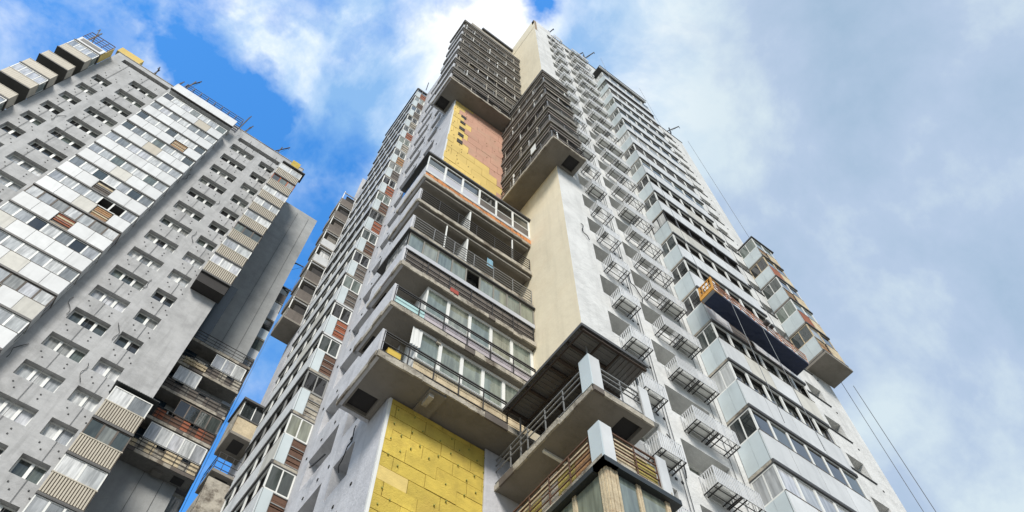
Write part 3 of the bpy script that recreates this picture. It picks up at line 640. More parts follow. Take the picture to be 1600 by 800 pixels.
# canopy: rusty joists under profiled sheet
JOIST = mat('dark_rusty_joist', (.05, .035, .026), .9, var=.7, var_scale=5)
can = part('canopy', lambda g: [g.box(i*.155, i*.155+.08, -1.55, .0, .02, .05) or g.box(i*.155+.08, i*.155+.155, -1.55, .0, .0, .03) for i in range(25)], SHEET, T1, Face('B', 8.70), 8.28, 19.02, 0, label='rusty profiled sheet canopy over the corner terrace')
part('canopy_sheet', lambda g: [g.box(i*.155, i*.155+.08, -1.35, .0, .02, .05) or g.box(i*.155+.08, i*.155+.155, -1.35, .0, .0, .03) for i in range(6)], SHEET, can, Face('A', 8.28), 10.24, 19.021, 0)
for s in (8.32, 8.95, 9.9, 10.9, 11.85): part('joist', lambda g: g.box(0, .07, -1.5, -.02, -.09, 0), JOIST, can, Face('B', 8.70), s, 19.01, 0, key='jst')
for d in (-.06, -.75, -1.42): part('purlin', lambda g: g.box(0, 3.75, d-.05, d, -.15, -.09), JOIST, can, Face('B', 8.70), 8.3, 19.01, 0)
part('joist', lambda g: g.box(0, 2.4, -.1, -.03, -.15, -.07), JOIST, can, Face('A', 8.28), 8.75, 19.015, 0)
part('joist', lambda g: g.box(0, 2.4, -1.3, -1.22, -.15, -.07), JOIST, can, Face('A', 8.28), 8.75, 19.015, 0)
part('fascia', lambda g: g.box(0, 3.8, 0, .03, -.03, .1), FLASH, can, Face('B', 8.70), 8.26, 19.0, 0); part('fascia', lambda g: g.box(0, 2.5, 0, .03, -.03, .1), FLASH, can, Face('A', 8.28), 8.69, 19.0, 0)
for (x, y) in ((9.22, 8.74), (11.1, 8.74), (9.22, 11.9)):
    gg_ = Geo(); gg_.box(-.02, .02, -.02, .02, 0, 2.0); put('canopy_post', mesh_of(gg_, 'canopy_post', RAILG), can, (x, y, 16.95+EYE))
# lower terrace: rails lined with old insulation boards, black ledge, corner glazing
b = right_slab(14.0, DCON); white_corner(b, 14.02, 1.36)
for fc, s0, s1 in ((RS, 9.05, 13.1), (RF, 9.5, 10.93)):
    railing(b, fc, s0, s1, 14.2, 1.05, (.05, .28, .5, .78, 1.0), -.02, RUST, .8, .022)
    n = max(2, round((s1-s0)/.72)); w = (s1-s0)/n
    for i in range(n): boxpart('infill_board', [WOOD, WOODL, CONC2, DBROWN][(i*3 + (fc is RF)) % 4] if i not in (1, 3) else mat('torn_insulation', (.40, .32, .09), .95, var=.7, var_scale=4, bump=1), b, fc, s0+w*i+.01, s0+w*(i+1)-.01, -.12, -.07, 14.2, 14.2+[.95, .8, 1.05, .7][i % 4])
    for t in range(2): boxpart('loose_plank', WOODL, b, fc, s0+.1, s1-.3-t*.4, -.05, -.035, 14.92+.14*t, 14.99+.14*t)
for fc, s0, s1 in ((RS, 8.50, 13.1), (RF, 9.0, 11.38)):
    part('ledge', lambda g: g.box(0, s1-s0, -.3, .12, 0, .17), mat('black_ledge', (.018, .022, .022), .45, var=.2), b, fc, s0, 13.83, 0)
part('timber_post', lambda g: [g.box(.085*i, .085*i+.07, -.05, .02+.01*(i % 2), 0, 2.6) for i in range(4)], WOODL, b, RF, 9.14, 11.25, -.02)
part('timber_post', lambda g: [g.box(.085*i, .085*i+.07, -.05, .02+.01*(i % 2), 0, 2.6) for i in range(3)], WOODL, b, RS, 8.66, 11.25, -.02)
for s in (10.05, 10.95): part('timber_post', lambda g: [g.box(.07*i, .07*i+.06, -.05, .01, 0, 2.6) for i in range(2)], WOODL, b, RF, s, 11.25, -.02, key='tp')
for s in (9.75, 10.7, 11.7, 12.7): part('timber_post', lambda g: [g.box(.07*i, .07*i+.06, -.05, .01, 0, 2.6) for i in range(2)], WOODL, b, RS, s, 11.25, -.02, key='tp')
for s0, s1 in ((9.5, 10.04), (10.2, 10.94)): boxpart('pane', GLASSG, b, RF, s0, s1, -.06, -.045, 11.3, 13.8)
for s0, s1 in ((8.95, 9.74), (9.9, 10.69), (10.85, 11.69), (11.85, 12.69)): boxpart('pane', GLASSG, b, RS, s0, s1, -.06, -.045, 11.3, 13.8)
b2_ = right_slab(11.0, DCON)
for fc, s0, s1 in ((RS, 8.45, 13.1), (RF, 8.95, 9.75)): boxpart('ledge', FLASH, b2_, fc, s0, s1, -.3, .17, 11.2, 11.34)
boxpart('parapet_band', FLASH, b2_, RF, 9.12, 11.2, -.05, 0, 9.6, 11.0); boxpart('parapet_band', FLASH, b2_, RS, 8.65, 13.1, -.05, 0, 9.6, 11.0)
boxpart('gray_box', PL_D, T1, A2, 11.3, 12.3, .05, .55, 16.0, 16.35) if False else None

# --- air-conditioner baskets on the gray facade
def basket_geo(g, w=.94, dp=.60, h=.68):
    t = .02
    for z in (0, h): 
        g.box(0, w, dp-.03, dp, z, z+t); g.box(0, .03, 0, dp-.03, z, z+t); g.box(w-.03, w, 0, dp-.03, z, z+t)
    n = 12
    for i in range(n): x = (w-.045)*i/(n-1); g.box(x, x+.043, dp-.012, dp-.002, t, h)
    for i in range(7): y = .03+(dp-.07)*i/6; g.box(.002, .012, y, y+.032, t, h); g.box(w-.012, w-.002, y, y+.032, t, h)
    g.box(0, w, 0, .02, 0, .02)
def basket_floor(g, w=.94, dp=.60):
    for y in (.17, .40): g.box(.03, w-.03, y, y+.022, -.02, 0)
    for x in (.0, .16, w-.20, w-.032): g.box(x, x+.03, 0, dp-.0, -.03, -.002)
n_b = 0
for zt in w1:
    zb = zt - 1.45 - .80
    if zb < 6: continue
    for s in (11.93, 14.05, 15.02):
        bk = part('air_conditioner_basket', basket_geo, BASK, T1, A2, s, zb, .0, key='bask'); n_b += 1
        part('basket_bracket', basket_floor, RAIL, bk, A2, s, zb, .0, key='baskf')
        if rnd.random() < .55:
            part('air_conditioner', lambda g: (g.box(.1, .84, .12, .46, .04, .56), g.box(.2, .62, .46, .475, .08, .52)), PVC, bk, A2, s, zb, 0, key='acunit')
for s in (13.2, 13.35, 15.95, 16.3): cable(T1, A2, [(s, .05, 3), (s, .05, 76)], .010)
for s, z, L_, sd_ in ((13.45, 29.4, 1.9, 3), (11.3, 22.2, 1.2, 2), (13.2, 18.7, 1.6, 5), (11.0, 31.5, 1.2, 1), (13.3, 38.4, 1.4, 4)): squiggle(T1, A2, s, z, L_, sd_)
anchors(T1, A2, [(s+rnd.uniform(-.05, .05), z) for z in [w+.5 for w in w1] for s in (12.95, 13.25)])

# --- stack of enclosed balconies on the gray facade
k0 = -6
for k in range(k0, 19):
    z = 19.15 + H*k
    if z < 2 or z > 69: continue
    seed = random.Random(300+k)
    gmat = seed.choice([GLASS, GLASSW, GLASSD]); fm = PVC if seed.random() < .75 else WOOD if seed.random() < .4 else RAIL
    if k in (0,): gm2 = GLASSW
    glazed_bay(T1, A2, 16.67, 22.1, 1.08, z, H, 1.40, 4, 6, 2, 'L', gm=gmat, fm=fm, joined=z > 46, gap={1: 'rail'} if k == 3 else None, cap=FLASH, front=seed.choice([None, None, DARK, GLASSD]) if k > 0 else None)
boxpart('roof_sheet', FLASH, T1, A2, 16.6, 22.15, 0, 1.16, 71.3, 71.45)
boxpart('roof_edge', PANEL, T1, A2, 16.62, 22.12, 1.02, 1.12, 70.9, 71.3)
# small windows sills at the right edge
for a, b_, c, d in op3:
    if c > 15: boxpart('sill', FLASH, T1, A3, a-.5, b_+.15, .0, .06, c-.08, c-.03)
anchors(T1, A3, [(s, z) for (_, _, c, _) in op3 if c > 15 for s, z in ((26.2, c-.35), (26.5, c-.8), (28.6, c-.3), (25.7, c+.3))])
for s in (25.2, 26.4): cable(T1, A3, [(s, .05, 3), (s, .05, 76)], .012)
# block of balconies at the far right corner
for k in range(5):
    z = 35.95 + 2.86*k; q = random.Random(400+k)
    glazed_bay(T1, A3, 28.05, 29.95, 1.37, z, 2.86, 1.35, 2, 2, 2, 'L', gm=[GLASS, GLASSG, GLASSD][k % 3], fm=PVC if k in (1, 2, 4) else WOODL, psm=PANELB, gap={0: BRICK if k % 2 else 'wood', 1: WOODL}, slabm=CONC)
    boxpart('end_infill', [BRICK, WOODL, RUST, DBROWN, BRICK][k], T1, Face('C', 29.95), 9.1, 10.3, 0, .12, z+.1, z+1.3)
boxpart('roof_sheet', FLASH, T1, A3, 28.0, 30.2, 0, 1.45, 50.1, 50.22)
boxpart('hatch', DARK, T1, A3, 28.3, 29.1, .35, 1.0, 35.735, 35.748)
boxpart('base_slab', CONC, T1, A3, 28.04, 30.2, .0, 1.42, 35.55, 35.74)
for z0, z1 in ((52, 70),): pass

# --- stack of enclosed balconies on the left facade
for k in range(-7, 18):
    z = 23.84 + 2.75*k
    if z < 3 or z > 68: continue
    seed = random.Random(500+k)
    glazed_bay(T1, B1, 19.75, 25.1, .99, z, 2.75, 1.40, 4, 6, 1, 'L', gm=[GLASSD, GLASS, GLASSD, GLASSG][k % 4], fm=PVC if seed.random() < .75 else RAILG, joined=z > 42, sidegap=True, front=DARK if k % 5 else DBROWN, slabm=PANEL if seed.random() < .5 else CONC2)
boxpart('roof_sheet', FLASH, T1, B1, 19.7, 25.2, 0, 1.05, 69.9, 70.05)
anchors(T1, B1, [(s, z) for k in range(-2, 18) for s, z in [(14.4, 18.65+2.78*k), (15.3, 18.55+2.78*k), (16.6, 18.5+2.78*k), (17.3, 18.55+2.78*k), (18.2, 18.5+2.78*k), (19.2, 18.45+2.78*k)] if z < 70])
squiggle(T1, B1, 15.1, 18.9, 1.6, 3)
cable(T1, B1, [(17.2, .05, 19.6), (17.5, .25, 19.2), (17.9, .2, 19.5)], .03)
# balconies at the far left corner: upper block and lower block
for k in range(8):
    z = 45.15 + 2.78*k; q = random.Random(600+k)
    openb = k in (0, 1, 2, 5, 6, 7)
    fc = B1
    b = part('balcony', lambda g: g.box(0, 1.85, 0, 1.3, 0, .18), CONC, T1, fc, 31.0, z, 0, key='farslab')
    boxpart('parapet_panel', DBROWN if openb else PANEL, b, fc, 31.0, 31.03, .05, 1.3, z+.18, z+1.25)
    boxpart('parapet_panel', DCON if q.random() < .5 else CONC2, b, fc, 31.0, 32.85, 1.27, 1.31, z+.18, z+1.3)
    boxpart('rear_post', PVC, b, fc, 31.0, 31.06, 1.2, 1.28, z+.18, z+2.78); boxpart('rear_post', PVC, b, fc, 31.0, 31.06, .02, .08, z+.18, z+2.78)
    boxpart('lintel', RAILG, b, fc, 31.0, 31.05, .05, 1.28, z+2.45, z+2.6)
    boxpart('infill_board', [DARK, DARK, DARK, GLASSW, DCON, DBROWN, DARK, DARK][k], b, fc, 31.2, 31.25, .1, .9, z+.18 if k in (3, 4) else z+1.2, z+2.5)
for k, z in enumerate((17.0, 19.8, 22.6, 25.4, 28.2, 31.0)):
    b = part('balcony', lambda g: (g.box(0, 1.85, 0, 1.3, 0, .18), g.box(.3, 1.2, .3, .95, -.012, -.002, 1)), [CONC, DARK], T1, B1, 29.9, z+1.2, 0, key='farslab2')
    zz = z+1.38
    if k == 5:
        boxpart('parapet_panel', WOODL, b, B1, 29.9, 29.94, .1, 1.3, zz, zz+1.15, label='pale boarded parapet panel'); boxpart('sill', FLASH, b, B1, 29.86, 29.96, .05, 1.34, zz+1.15, zz+1.25)
        boxpart('window_frame', PVC, b, B1, 29.92, 29.98, 1.22, 1.3, zz+1.25, zz+2.45); boxpart('window_frame', PVC, b, B1, 29.92, 29.98, .55, .6, zz+1.25, zz+2.45); boxpart('pane', GLASSD, b, B1, 29.95, 29.96, .1, 1.25, zz+1.25, zz+2.45)
        boxpart('roof_sheet', FLASH, b, B1, 29.75, 31.8, .0, 1.42, zz+2.45, zz+2.6)
        boxpart('side_cladding', CONC2, b, B1, 29.9, 31.8, 1.28, 1.31, zz, zz+2.45)
    elif k == 4: railing(b, B1, 29.9, 31.75, zz, 1.1, d=1.28, m=RAIL); part('side_rail', lambda g: [g.bar((0, 0, q_), (0, 1.28, q_), .02) for q_ in (.1, .5, 1.1)] + [g.bar((0, y_, 0), (0, y_, 1.1), .02) for y_ in (.1, .5, .9, 1.28)], RAIL, b, B1, 29.9, zz, 0)
    elif k == 3: boxpart('parapet_panel', CONC2, b, B1, 29.9, 29.94, .1, 1.3, zz, zz+2.2, label='blank beige infill wall')
    else: boxpart('parapet_panel', PANEL, b, B1, 29.9, 29.94, .1, 1.3, zz, zz+1.2); boxpart('pane', GLASS, b, B1, 29.92, 29.94, .1, 1.25, zz+1.3, zz+2.4)
    boxpart('parapet_panel', CONC2, b, B1, 29.9, 31.8, 1.27, 1.31, zz, zz+1.2) if k not in (4, 5) else None
# clutter at the parapets
boxpart('satellite_arm', RAIL, T1, B1, 19.4, 19.46, .3, .36, 70.0, 72.6); boxpart('vent_cowl', PANEL, T1, B1, 16.5, 17.3, -.4, .25, 70.3, 71.2)

# ================================================================== LEFT TOWER
T2 = thing('apartment_tower', (-19.8, 35, 0), 'gray tower on the left with a column of white balconies and beige ribbed corner bays', 'building')
C1, C2 = Face('A', 35.0), Face('A', 38.5)
op2 = []
def rows(z0, z1, top0=38.32, h=2.77):
    k = -12; out = []
    while True:
        z = top0 + h*k
        if z > z1: break
        if z > z0: out.append(z)
        k += 1
    return out
RZ = rows(5, 72.3)
for zt in RZ:
    if zt < 71: op2.append((-18.95, -17.55, zt-1.3, zt))
    op2.append((-16.8, -14.4, zt-1.3, zt)); op2.append((-6.65, -4.40, zt-1.3, zt)); op2.append((-3.68, -2.25, zt-1.3, zt))
op2.append((-18.95, -14.35, 73.5, 74.3)); op2.append((-6.6, -2.2, 72.62, 73.45))
op2 = [o for o in op2 if not (o[3] > 72 and o[3] < 72.4 and o[0] > -7)]
wall('wall', T2, C1, -19.8, 0, G0, 75.0, op2, PL_L, .46)
for a, b, c, d in op2:
    if c < 20 or d-c < 1: continue
    near = c < 52
    window(T2, C1, a, b, c, d, .40, 3 if b-a > 1.6 else 2, gm=GLASSW if near and rnd.random() < .35 else (GLASSD if rnd.random() < .4 else GLASS), pier=.17)
for a, b in ((-18.95, -14.35), (-6.6, -2.2)): 
    zc = 73.5 if a < -10 else 72.62
    boxpart('dark_louvre', DARK, T2, C1, a, b, -.5, -.40, zc, zc+.85); boxpart('post', PVC, T2, C1, (a+b)/2-.05, (a+b)/2+.05, -.38, -.3, zc, zc+.8)
# wing behind and other walls
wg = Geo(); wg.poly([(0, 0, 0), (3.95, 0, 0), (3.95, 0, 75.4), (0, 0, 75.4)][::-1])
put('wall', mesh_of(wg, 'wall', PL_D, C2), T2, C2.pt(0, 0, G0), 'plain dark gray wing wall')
og = Geo()
og.poly([(0, 35, 0), (0, 38.5, 0), (0, 38.5, 76.6), (0, 35, 76.6)]); og.poly([(3.95, 38.5, 0), (3.95, 56, 0), (3.95, 56, 75.4), (3.95, 38.5, 75.4)])
og.poly([(-19.8, 35, 0), (-19.8, 56, 0), (-19.8, 56, 76.6), (-19.8, 35, 76.6)][::-1]); og.poly([(-19.8, 56, 0), (3.95, 56, 0), (3.95, 56, 75.4), (-19.8, 56, 75.4)][::-1])
og.v = [(x+19.8, y-35, z) for x, y, z in og.v]; put('wall', mesh_of(og, 'wall', PL_L), T2, (-19.8, 35, 0))
orf = Geo(); orf.box(.1, 19.7, .1, 21, 76.0, 76.2); orf.box(19.7, 23.7, 3.6, 21, 75.0, 75.2); put('roof', mesh_of(orf, 'roof', ROOF), T2, (-19.8, 35, 0))
an = []
for zt in RZ:
    for s0, n in ((-18.9, 4), (-16.7, 6), (-6.55, 6), (-3.6, 4)):
        for i in range(2): an.append((s0+.45+i*(1.1 if n == 4 else 1.4)*.9, zt+.62)); an.append((s0+.2+i*(1.0 if n == 4 else 1.5), zt+.98))
anchors(T2, C1, an)
for s in (-5.55, -2.75, -16.2, -18.2): cable(T2, C1, [(s, .05, 3), (s, .05, 74)], .014)
for s, z, sd_ in ((-7.15, 41.6, 3), (-7.2, 36.5, 2), (-4.2, 46.9, 4), (-4.05, 41.5, 5), (-4.1, 37.3, 7), (-17.2, 59.7, 2), (-4.2, 60.8, 6), (-4.2, 54.9, 1), (-7.3, 62, 4)): squiggle(T2, C1, s, z, 1.5, sd_)
boxpart('parapet_cap', CONC2, T2, C1, -19.9, .05, -.2, .04, 75.0, 75.1)
boxpart('roof_parapet', YEL2, T2, C1, -20.1, -17.9, -1.2, .02, 75.1, 76.3, label='strip of yellow insulation on the roof parapet'); boxpart('roof_parapet', YEL, T2, C1, -1.3, -.45, -.6, .05, 74.3, 75.6, label='yellow insulated parapet corner')
# white glazed balcony column: 6.2 m wide, five bays
lev = [48.62 + 2.84*(k) for k in range(-12, 9)]
for k, z in enumerate(lev):
    if z > 71: continue
    q = random.Random(700+k); gap = {}; fm = PVC; wg_ = None
    GP = {19: {3: CORR}, 17: {3: 'wood'}, 16: {2: CORR}, 13: {2: 'brown'}, 12: {3: 'wood'}, 11: {2: 'brick'}, 8: {2: 'wood'}, 6: {3: 'brown'}, 4: {2: 'wood'}, 2: {2: 'brick'}}
    gap = GP.get(k, {}); fm = DBROWN if k in (11, 8) else PVC
    glazed_bay(T2, C1, -13.8, -7.65, 1.0, z, 2.84, 1.42, 5, 7, 1, 'LR', gm=[GLASSW, GLASSW, GLASS] if k % 3 else [GLASSW, GLASSW], fm=fm, psm=PANEL, gap=gap, joined=False, wgap=(4, 5) if k in (12,) else None)
boxpart('roof_parapet', PANEL, T2, C1, -13.85, -7.6, .9, 1.06, 72.3, 73.9); boxpart('roof_sheet', PANEL, T2, C1, -13.85, -7.6, 0, .9, 72.3, 72.5)
boxpart('parapet_lip', FLASH, T2, C1, -13.9, -7.55, .88, 1.09, 72.25, 72.33)
def cagefn(g):
    for zz in (0, .45, .9, 1.35): g.bar((0, .0, zz), (6.0, .0, zz), .035); g.bar((0, -.9, zz), (6.0, -.9, zz), .035)
    for i in range(9): x = 6.0*i/8; g.bar((x, 0, -.2), (x, 0, 1.35), .045); g.bar((x, -.9, -.2), (x, -.9, 1.35), .035); g.bar((x, 0, 1.35), (x, -.9, 1.35), .03)
part('roof_rack', cagefn, mat('dark_blue_steel', (.045, .055, .09), .5, metal=.3), T2, C1, -13.3, 73.9, .95, label='dark steel rack of rails on the white parapet')
# beige ribbed corner column (upper and lower runs)
def beige(z, k, lab=None, wm=GLASSW):
    gm = [GLASSW, GLASSW, GLASS, GLASSW][k % 4]
    glazed_bay(T2, C1, -2.02, .22 , 1.0, z, 2.77, 1.25, 4, 2 if k % 2 else 3, 1, 'LR', gm=gm, fm=DBROWN if k == 2 else PVC if k not in (6, 14) else BRICK, psm=DBROWN, style='corrugated', slabm=CONC2)
for k in range(8): beige(49.65 + 2.77*k, k)
boxpart('roof_sheet', FLASH, T2, C1, -2.0, .4, 0, 1.15, 71.85, 71.98)
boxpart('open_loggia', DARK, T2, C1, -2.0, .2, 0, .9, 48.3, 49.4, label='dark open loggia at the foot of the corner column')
for k in range(8): beige(33.2 - 2.77*k, k+1)
def ribroof(g):
    for i in range(18): g.box(i*.145, i*.145+.08, -1.1, .0, .02, .06); g.box(i*.145+.08, i*.145+.145, -1.1, .0, .0, .04)
part('roof_sheet', ribroof, mat('black_profiled_sheet', (.03, .035, .035), .5), T2, C1, -2.15, 36.0, 1.12, label='black ribbed roof sheet of the lower corner column')
# dark loggia wall between the corner and the wing, glazed shaft
for z0, z1 in ((48.0, 52.0),): boxpart('shaft_glazing', mat('blue_black_glazing', (.02, .035, .05), .2), T2, Face('A', 38.4), .0, .9, 0, .04, 36.0, 56)
# notch block of dark balconies
D1 = Face('A', 37.4)
for k, z in enumerate((35.4, 38.2, 41.0, 43.8, 46.6)):
    q = random.Random(800+k)
    b = part('balcony', lambda g: g.box(0, 4.5, -1.08, 0, 0, .2), DCON, T2, D1, .02, z, 0, key='nslab'); zs = z+.2
    e = Geo(); x = 0
    while x < 4.5:
        l = min(q.uniform(.3, .9), 4.5-x); e.box(x, x+l-.01, -.01, q.uniform(.02, .05), -.03, .22, 1 if q.random() < .2 else 0); x += l
    put('slab_edge', mesh_of(e, 'slab_edge', [CONC2, DBROWN], D1), b, D1.pt(.02, 0, z))
    railing(b, D1, .05, 4.5, zs, 1.1, (.1, .4, .7, 1.0), -.03, RAIL, .7, .022)
    railing(b, Face('C', 4.5), 37.4, 38.5, zs, 1.1, (.1, .4, .7, 1.0), -.02, RAIL, .55, .022)
    if k == 4: continue
    kinds = {0: (WOODL, CONC2), 1: (RUST, BRICK), 2: (DBROWN, DCON), 3: (DBROWN, CONC2)}[k]
    w = 4.4/8
    for i in range(8): boxpart('infill_board', kinds[(i*3+k) % 5 > 2], b, D1, .05+w*i, .04+w*(i+1), -.10, -.07, zs, zs+1.0 - (.2 if (i+k) % 3 == 0 else 0))
    lo, hi = {0: (.7, 4.4), 1: (1.5, 4.4), 2: (.3, 1.9), 3: (2.0, 4.3)}[k]; n = round((hi-lo)/.75); w = (hi-lo)/n
    fb = part('glazing_frame', lambda g: ([g.box(w*i-(.04 if i else 0), w*i+.04, -.05, 0, 0, 1.42) for i in range(n+1)], g.box(0, w*n, -.051, .001, 0, .06), g.box(0, w*n, -.051, .001, 1.36, 1.43)), PVC if k != 1 else DBROWN, b, D1, lo, zs+1.05, -.02)
    for i in range(n): part('pane', lambda g: g.box(.04, w-.04, -.03, -.015, .04, 1.38), GLASSW if k in (0, 2, 3) else GLASSD, b, D1, lo+w*i, zs+1.05, -.02)
    if k == 3:
        for i in range(46):      # firewood and junk stacked in the rail
            boxpart('log', WOODL, b, D1, .3+(i % 23)*.07+q.uniform(-.02, .02), .37+(i % 23)*.07, .0-.02, .07+q.uniform(-.02, .03), zs+.1+.32*(i//23), zs+.28+.32*(i//23)+q.uniform(0, .08))
    window(T2, C2, .6, 1.9, zs+.8, zs+2.2, -.03, 2, gm=GLASSD); boxpart('balcony_door', DARK, T2, C2, 2.2, 3.0, .01, .05, zs, zs+2.1)
boxpart('hatch', DARK, T2, D1, 3.4, 4.1, -.9, -.3, 35.375, 35.39)
boxpart('hatch_box', CONC, T2, D1, 2.2, 2.8, -.95, -.5, 35.25, 35.39)
# small stack seen edge-on at the right of the wing
for k in range(20):
    z = 4.0 + 2.9*k; q = random.Random(900+k)
    b = part('balcony', lambda g: g.box(0, .85, -1.2, .0, 0, .15), CONC2, T2, Face('A', 39.6), 3.95, z, 0, key='mini')
    boxpart('parapet_panel', [PANEL, PANELB, PANEL, DBROWN][k % 4], b, Face('A', 39.6), 3.96, 4.8, 0, .03, z+.15, z+1.4)
    boxpart('pane', [GLASSW, GLASS, GLASSD][k % 3], b, Face('A', 39.6), 4.0, 4.76, -.03, -.01, z+1.45, z+2.75); boxpart('frame_post', FLASH, b, Face('A', 39.6), 4.76, 4.82, -.03, .03, z+1.4, z+2.9)
# beige boxes at the far left corner
CL = Face('A', 35.0)
for k in range(16):
    z = 67.45 - 2.86*k; q = random.Random(950+k)
    b = part('balcony', lambda g: (g.box(0, 2.3, -1.5, 1.0, 0, .14), g.box(1.25, 2.0, -.2, .55, -.012, -.002, 1)), [CONC, DARK], T2, CL, -22.15, z, 0, key='cubeslab')
    part('parapet_sheet', lambda g: ([g.box(.155*i, .155*i+.145, .99, 1.02, -.03, 1.12) for i in range(15)], g.box(0, 2.32, .98, 1.04, 1.12, 1.18)), CORR, b, CL, -22.15, z, 0, key='cubef')
    part('parapet_sheet', lambda g: (g.box(2.29, 2.32, .02, .98, -.03, 1.12), g.box(2.28, 2.34, .0, 1.02, 1.12, 1.17)), mat('beige_gray_board', (.42, .38, .31), .8, var=.3), b, CL, -22.15, z, 0, key='cubes')
    part('parapet_sheet', lambda g: g.box(0, .03, -1.5, .98, -.03, 1.12), CORR, b, CL, -22.15, z, 0, key='cubel')
    if k in (0, 3, 5):
        part('glazing_frame', lambda g: ([g.box(.57*i, .57*i+.06, .94, 1.0, 1.18, 2.5) for i in range(5)], g.box(0, 2.32, .93, 1.01, 2.5, 2.6), g.box(2.28, 2.32, .0, .06, 1.18, 2.5)), PVC, b, CL, -22.15, z, 0)
        for i in range(4): part('pane', lambda g: g.box(.06+.57*i, .56*(i+1), .96, .975, 1.2, 2.5), GLASSW, b, CL, -22.15, z, 0)
        boxpart('side_pane', GLASSG, b, CL, -19.87, -19.86, .05, .95, z+1.2, z+2.5)
    boxpart('roof_sheet', FLASH, b, CL, -22.2, -19.8, -1.5, 1.06, z+2.62, z+2.70)
z = 70.31
b = part('balcony', lambda g: g.box(0, 2.3, -1.5, 1.0, 0, .14), CONC, T2, CL, -22.15, z, 0, key='cubeslab0')
boxpart('parapet_sheet', PANEL, b, CL, -22.1, -19.85, .96, 1.02, z, z+1.1); boxpart('window_frame', FLASH, b, CL, -21.9, -20.1, 1.02, 1.04, z+.3, z+.9)
railing(b, CL, -22.1, -19.85, z+1.2, 1.8, (.2, .45, .7, 1.0), 1.0, RUST, .5, .03); railing(b, CL, -22.1, -19.85, z+1.2, 1.8, (.2, .45, .7, 1.0), 0, RUST, .5, .03)
boxpart('side_board', YEL2, b, CL, -19.86, -19.82, .0, .9, z+.1, z+2.9)

# ================================================================== SUSPENDED PLATFORM
def P3(s, v, z): return Vector((s, v, z+EYE))
PLT = thing('suspended_work_platform', tuple(P3(16.15, 8.4, 28.15)), 'orange and yellow work platform with navy underside hanging in front of white balconies', 'work platform')
ang = math.atan2(27.2-28.15, 5.15); Lp = 5.25; Dp = .68
def pl(name, fn, m, label=None):
    g = Geo(); fn(g)
    c, s = math.cos(ang), math.sin(ang)
    g.v = [(x*c - z*s, -y, x*s + z*c) for x, y, z in g.v]
    return put(name, mesh_of(g, name, m), PLT, tuple(P3(16.15, 8.4, 28.15)), label)
pl('deck', lambda g: g.box(0, Lp, 0, Dp, -.06, 0), mat('galvanised_deck', (.3, .3, .3), .6))
def tarp(g):
    n = 26; m_ = 4
    q = random.Random(3); hz = [[-.085+q.uniform(-.025, .012) for j in range(m_+1)] for i in range(n+1)]
    for i in range(n):
        for j in range(m_):
            P = [(.12+(Lp-.14)*a/n, Dp*bb/m_, hz[a][bb]) for a, bb in ((i, j), (i, j+1), (i+1, j+1), (i+1, j))]; g.poly(P)
    for i in range(n):
        P = [(.12+(Lp-.14)*a/n, Dp+.02, zz) for a, zz in ((i, -.09), (i+1, -.09), (i+1, .06), (i, .06))]; g.poly(P)
pl('tarpaulin', tarp, NAVY, 'navy blue sheet stretched under the deck')
def rails(g):
    for y in (0.0, Dp):
        for z in (.06, .38, .62, .84): g.bar((.05, y, z), (Lp, y, z), .022)
        n = 7
        for i in range(n+1): x = .05+(Lp-.05)*i/n; g.bar((x, y, 0), (x, y, .84), .022)
        for i in range(n): x0 = .05+(Lp-.05)*i/n; x1 = .05+(Lp-.05)*(i+1)/n; g.bar((x0, y, .06 if i % 2 else .45), (x1, y, .45 if i % 2 else .06), .018)
pl('guard_rail', rails, OPAINT)
pl('toe_board', lambda g: (g.box(.05, Lp, Dp, Dp+.015, 0, .08), g.box(.05, Lp, -.015, 0, 0, .15)), OPAINT)
def endc(g):
    for y in (0, .17, .34, .51, Dp): g.bar((0, y, 0), (-.02, y, 1.25), .025)
    for z in (.0, .42, .8, 1.25): g.bar((-.01, 0, z), (-.01, Dp, z), .04 if z in (0, 1.25) else .028)
    for y in (0, Dp): g.bar((0, y, 0), (-.01, y, 1.28), .05); g.bar((0, y, 1.25), (.5, y, 1.12), .03); g.bar((0, y, .0), (.5, y, .0), .05)
    g.box(-.03, .02, .05, Dp-.05, 0, .30)
pl('end_frame', endc, YPAINT, 'yellow tubular end frame'); pl('hoist', lambda g: (g.box(.12, .42, .2, .5, .35, .8), g.bar((.27, .35, .8), (.27, .35, 1.35), .06, 0, 8)), FLASH)
pl('hoist', lambda g: (g.box(Lp-.45, Lp-.15, .2, .5, .35, .8), g.bar((Lp-.3, .35, .8), (Lp-.3, .35, 1.35), .06, 0, 8)), FLASH); pl('hoist', lambda g: (g.bar((2.9, Dp+.05, .55), (2.9, Dp+.25, .55), .13, 0, 10), g.bar((3.2, Dp+.05, .62), (3.2, Dp+.22, .62), .1, 0, 10)), FLASH)

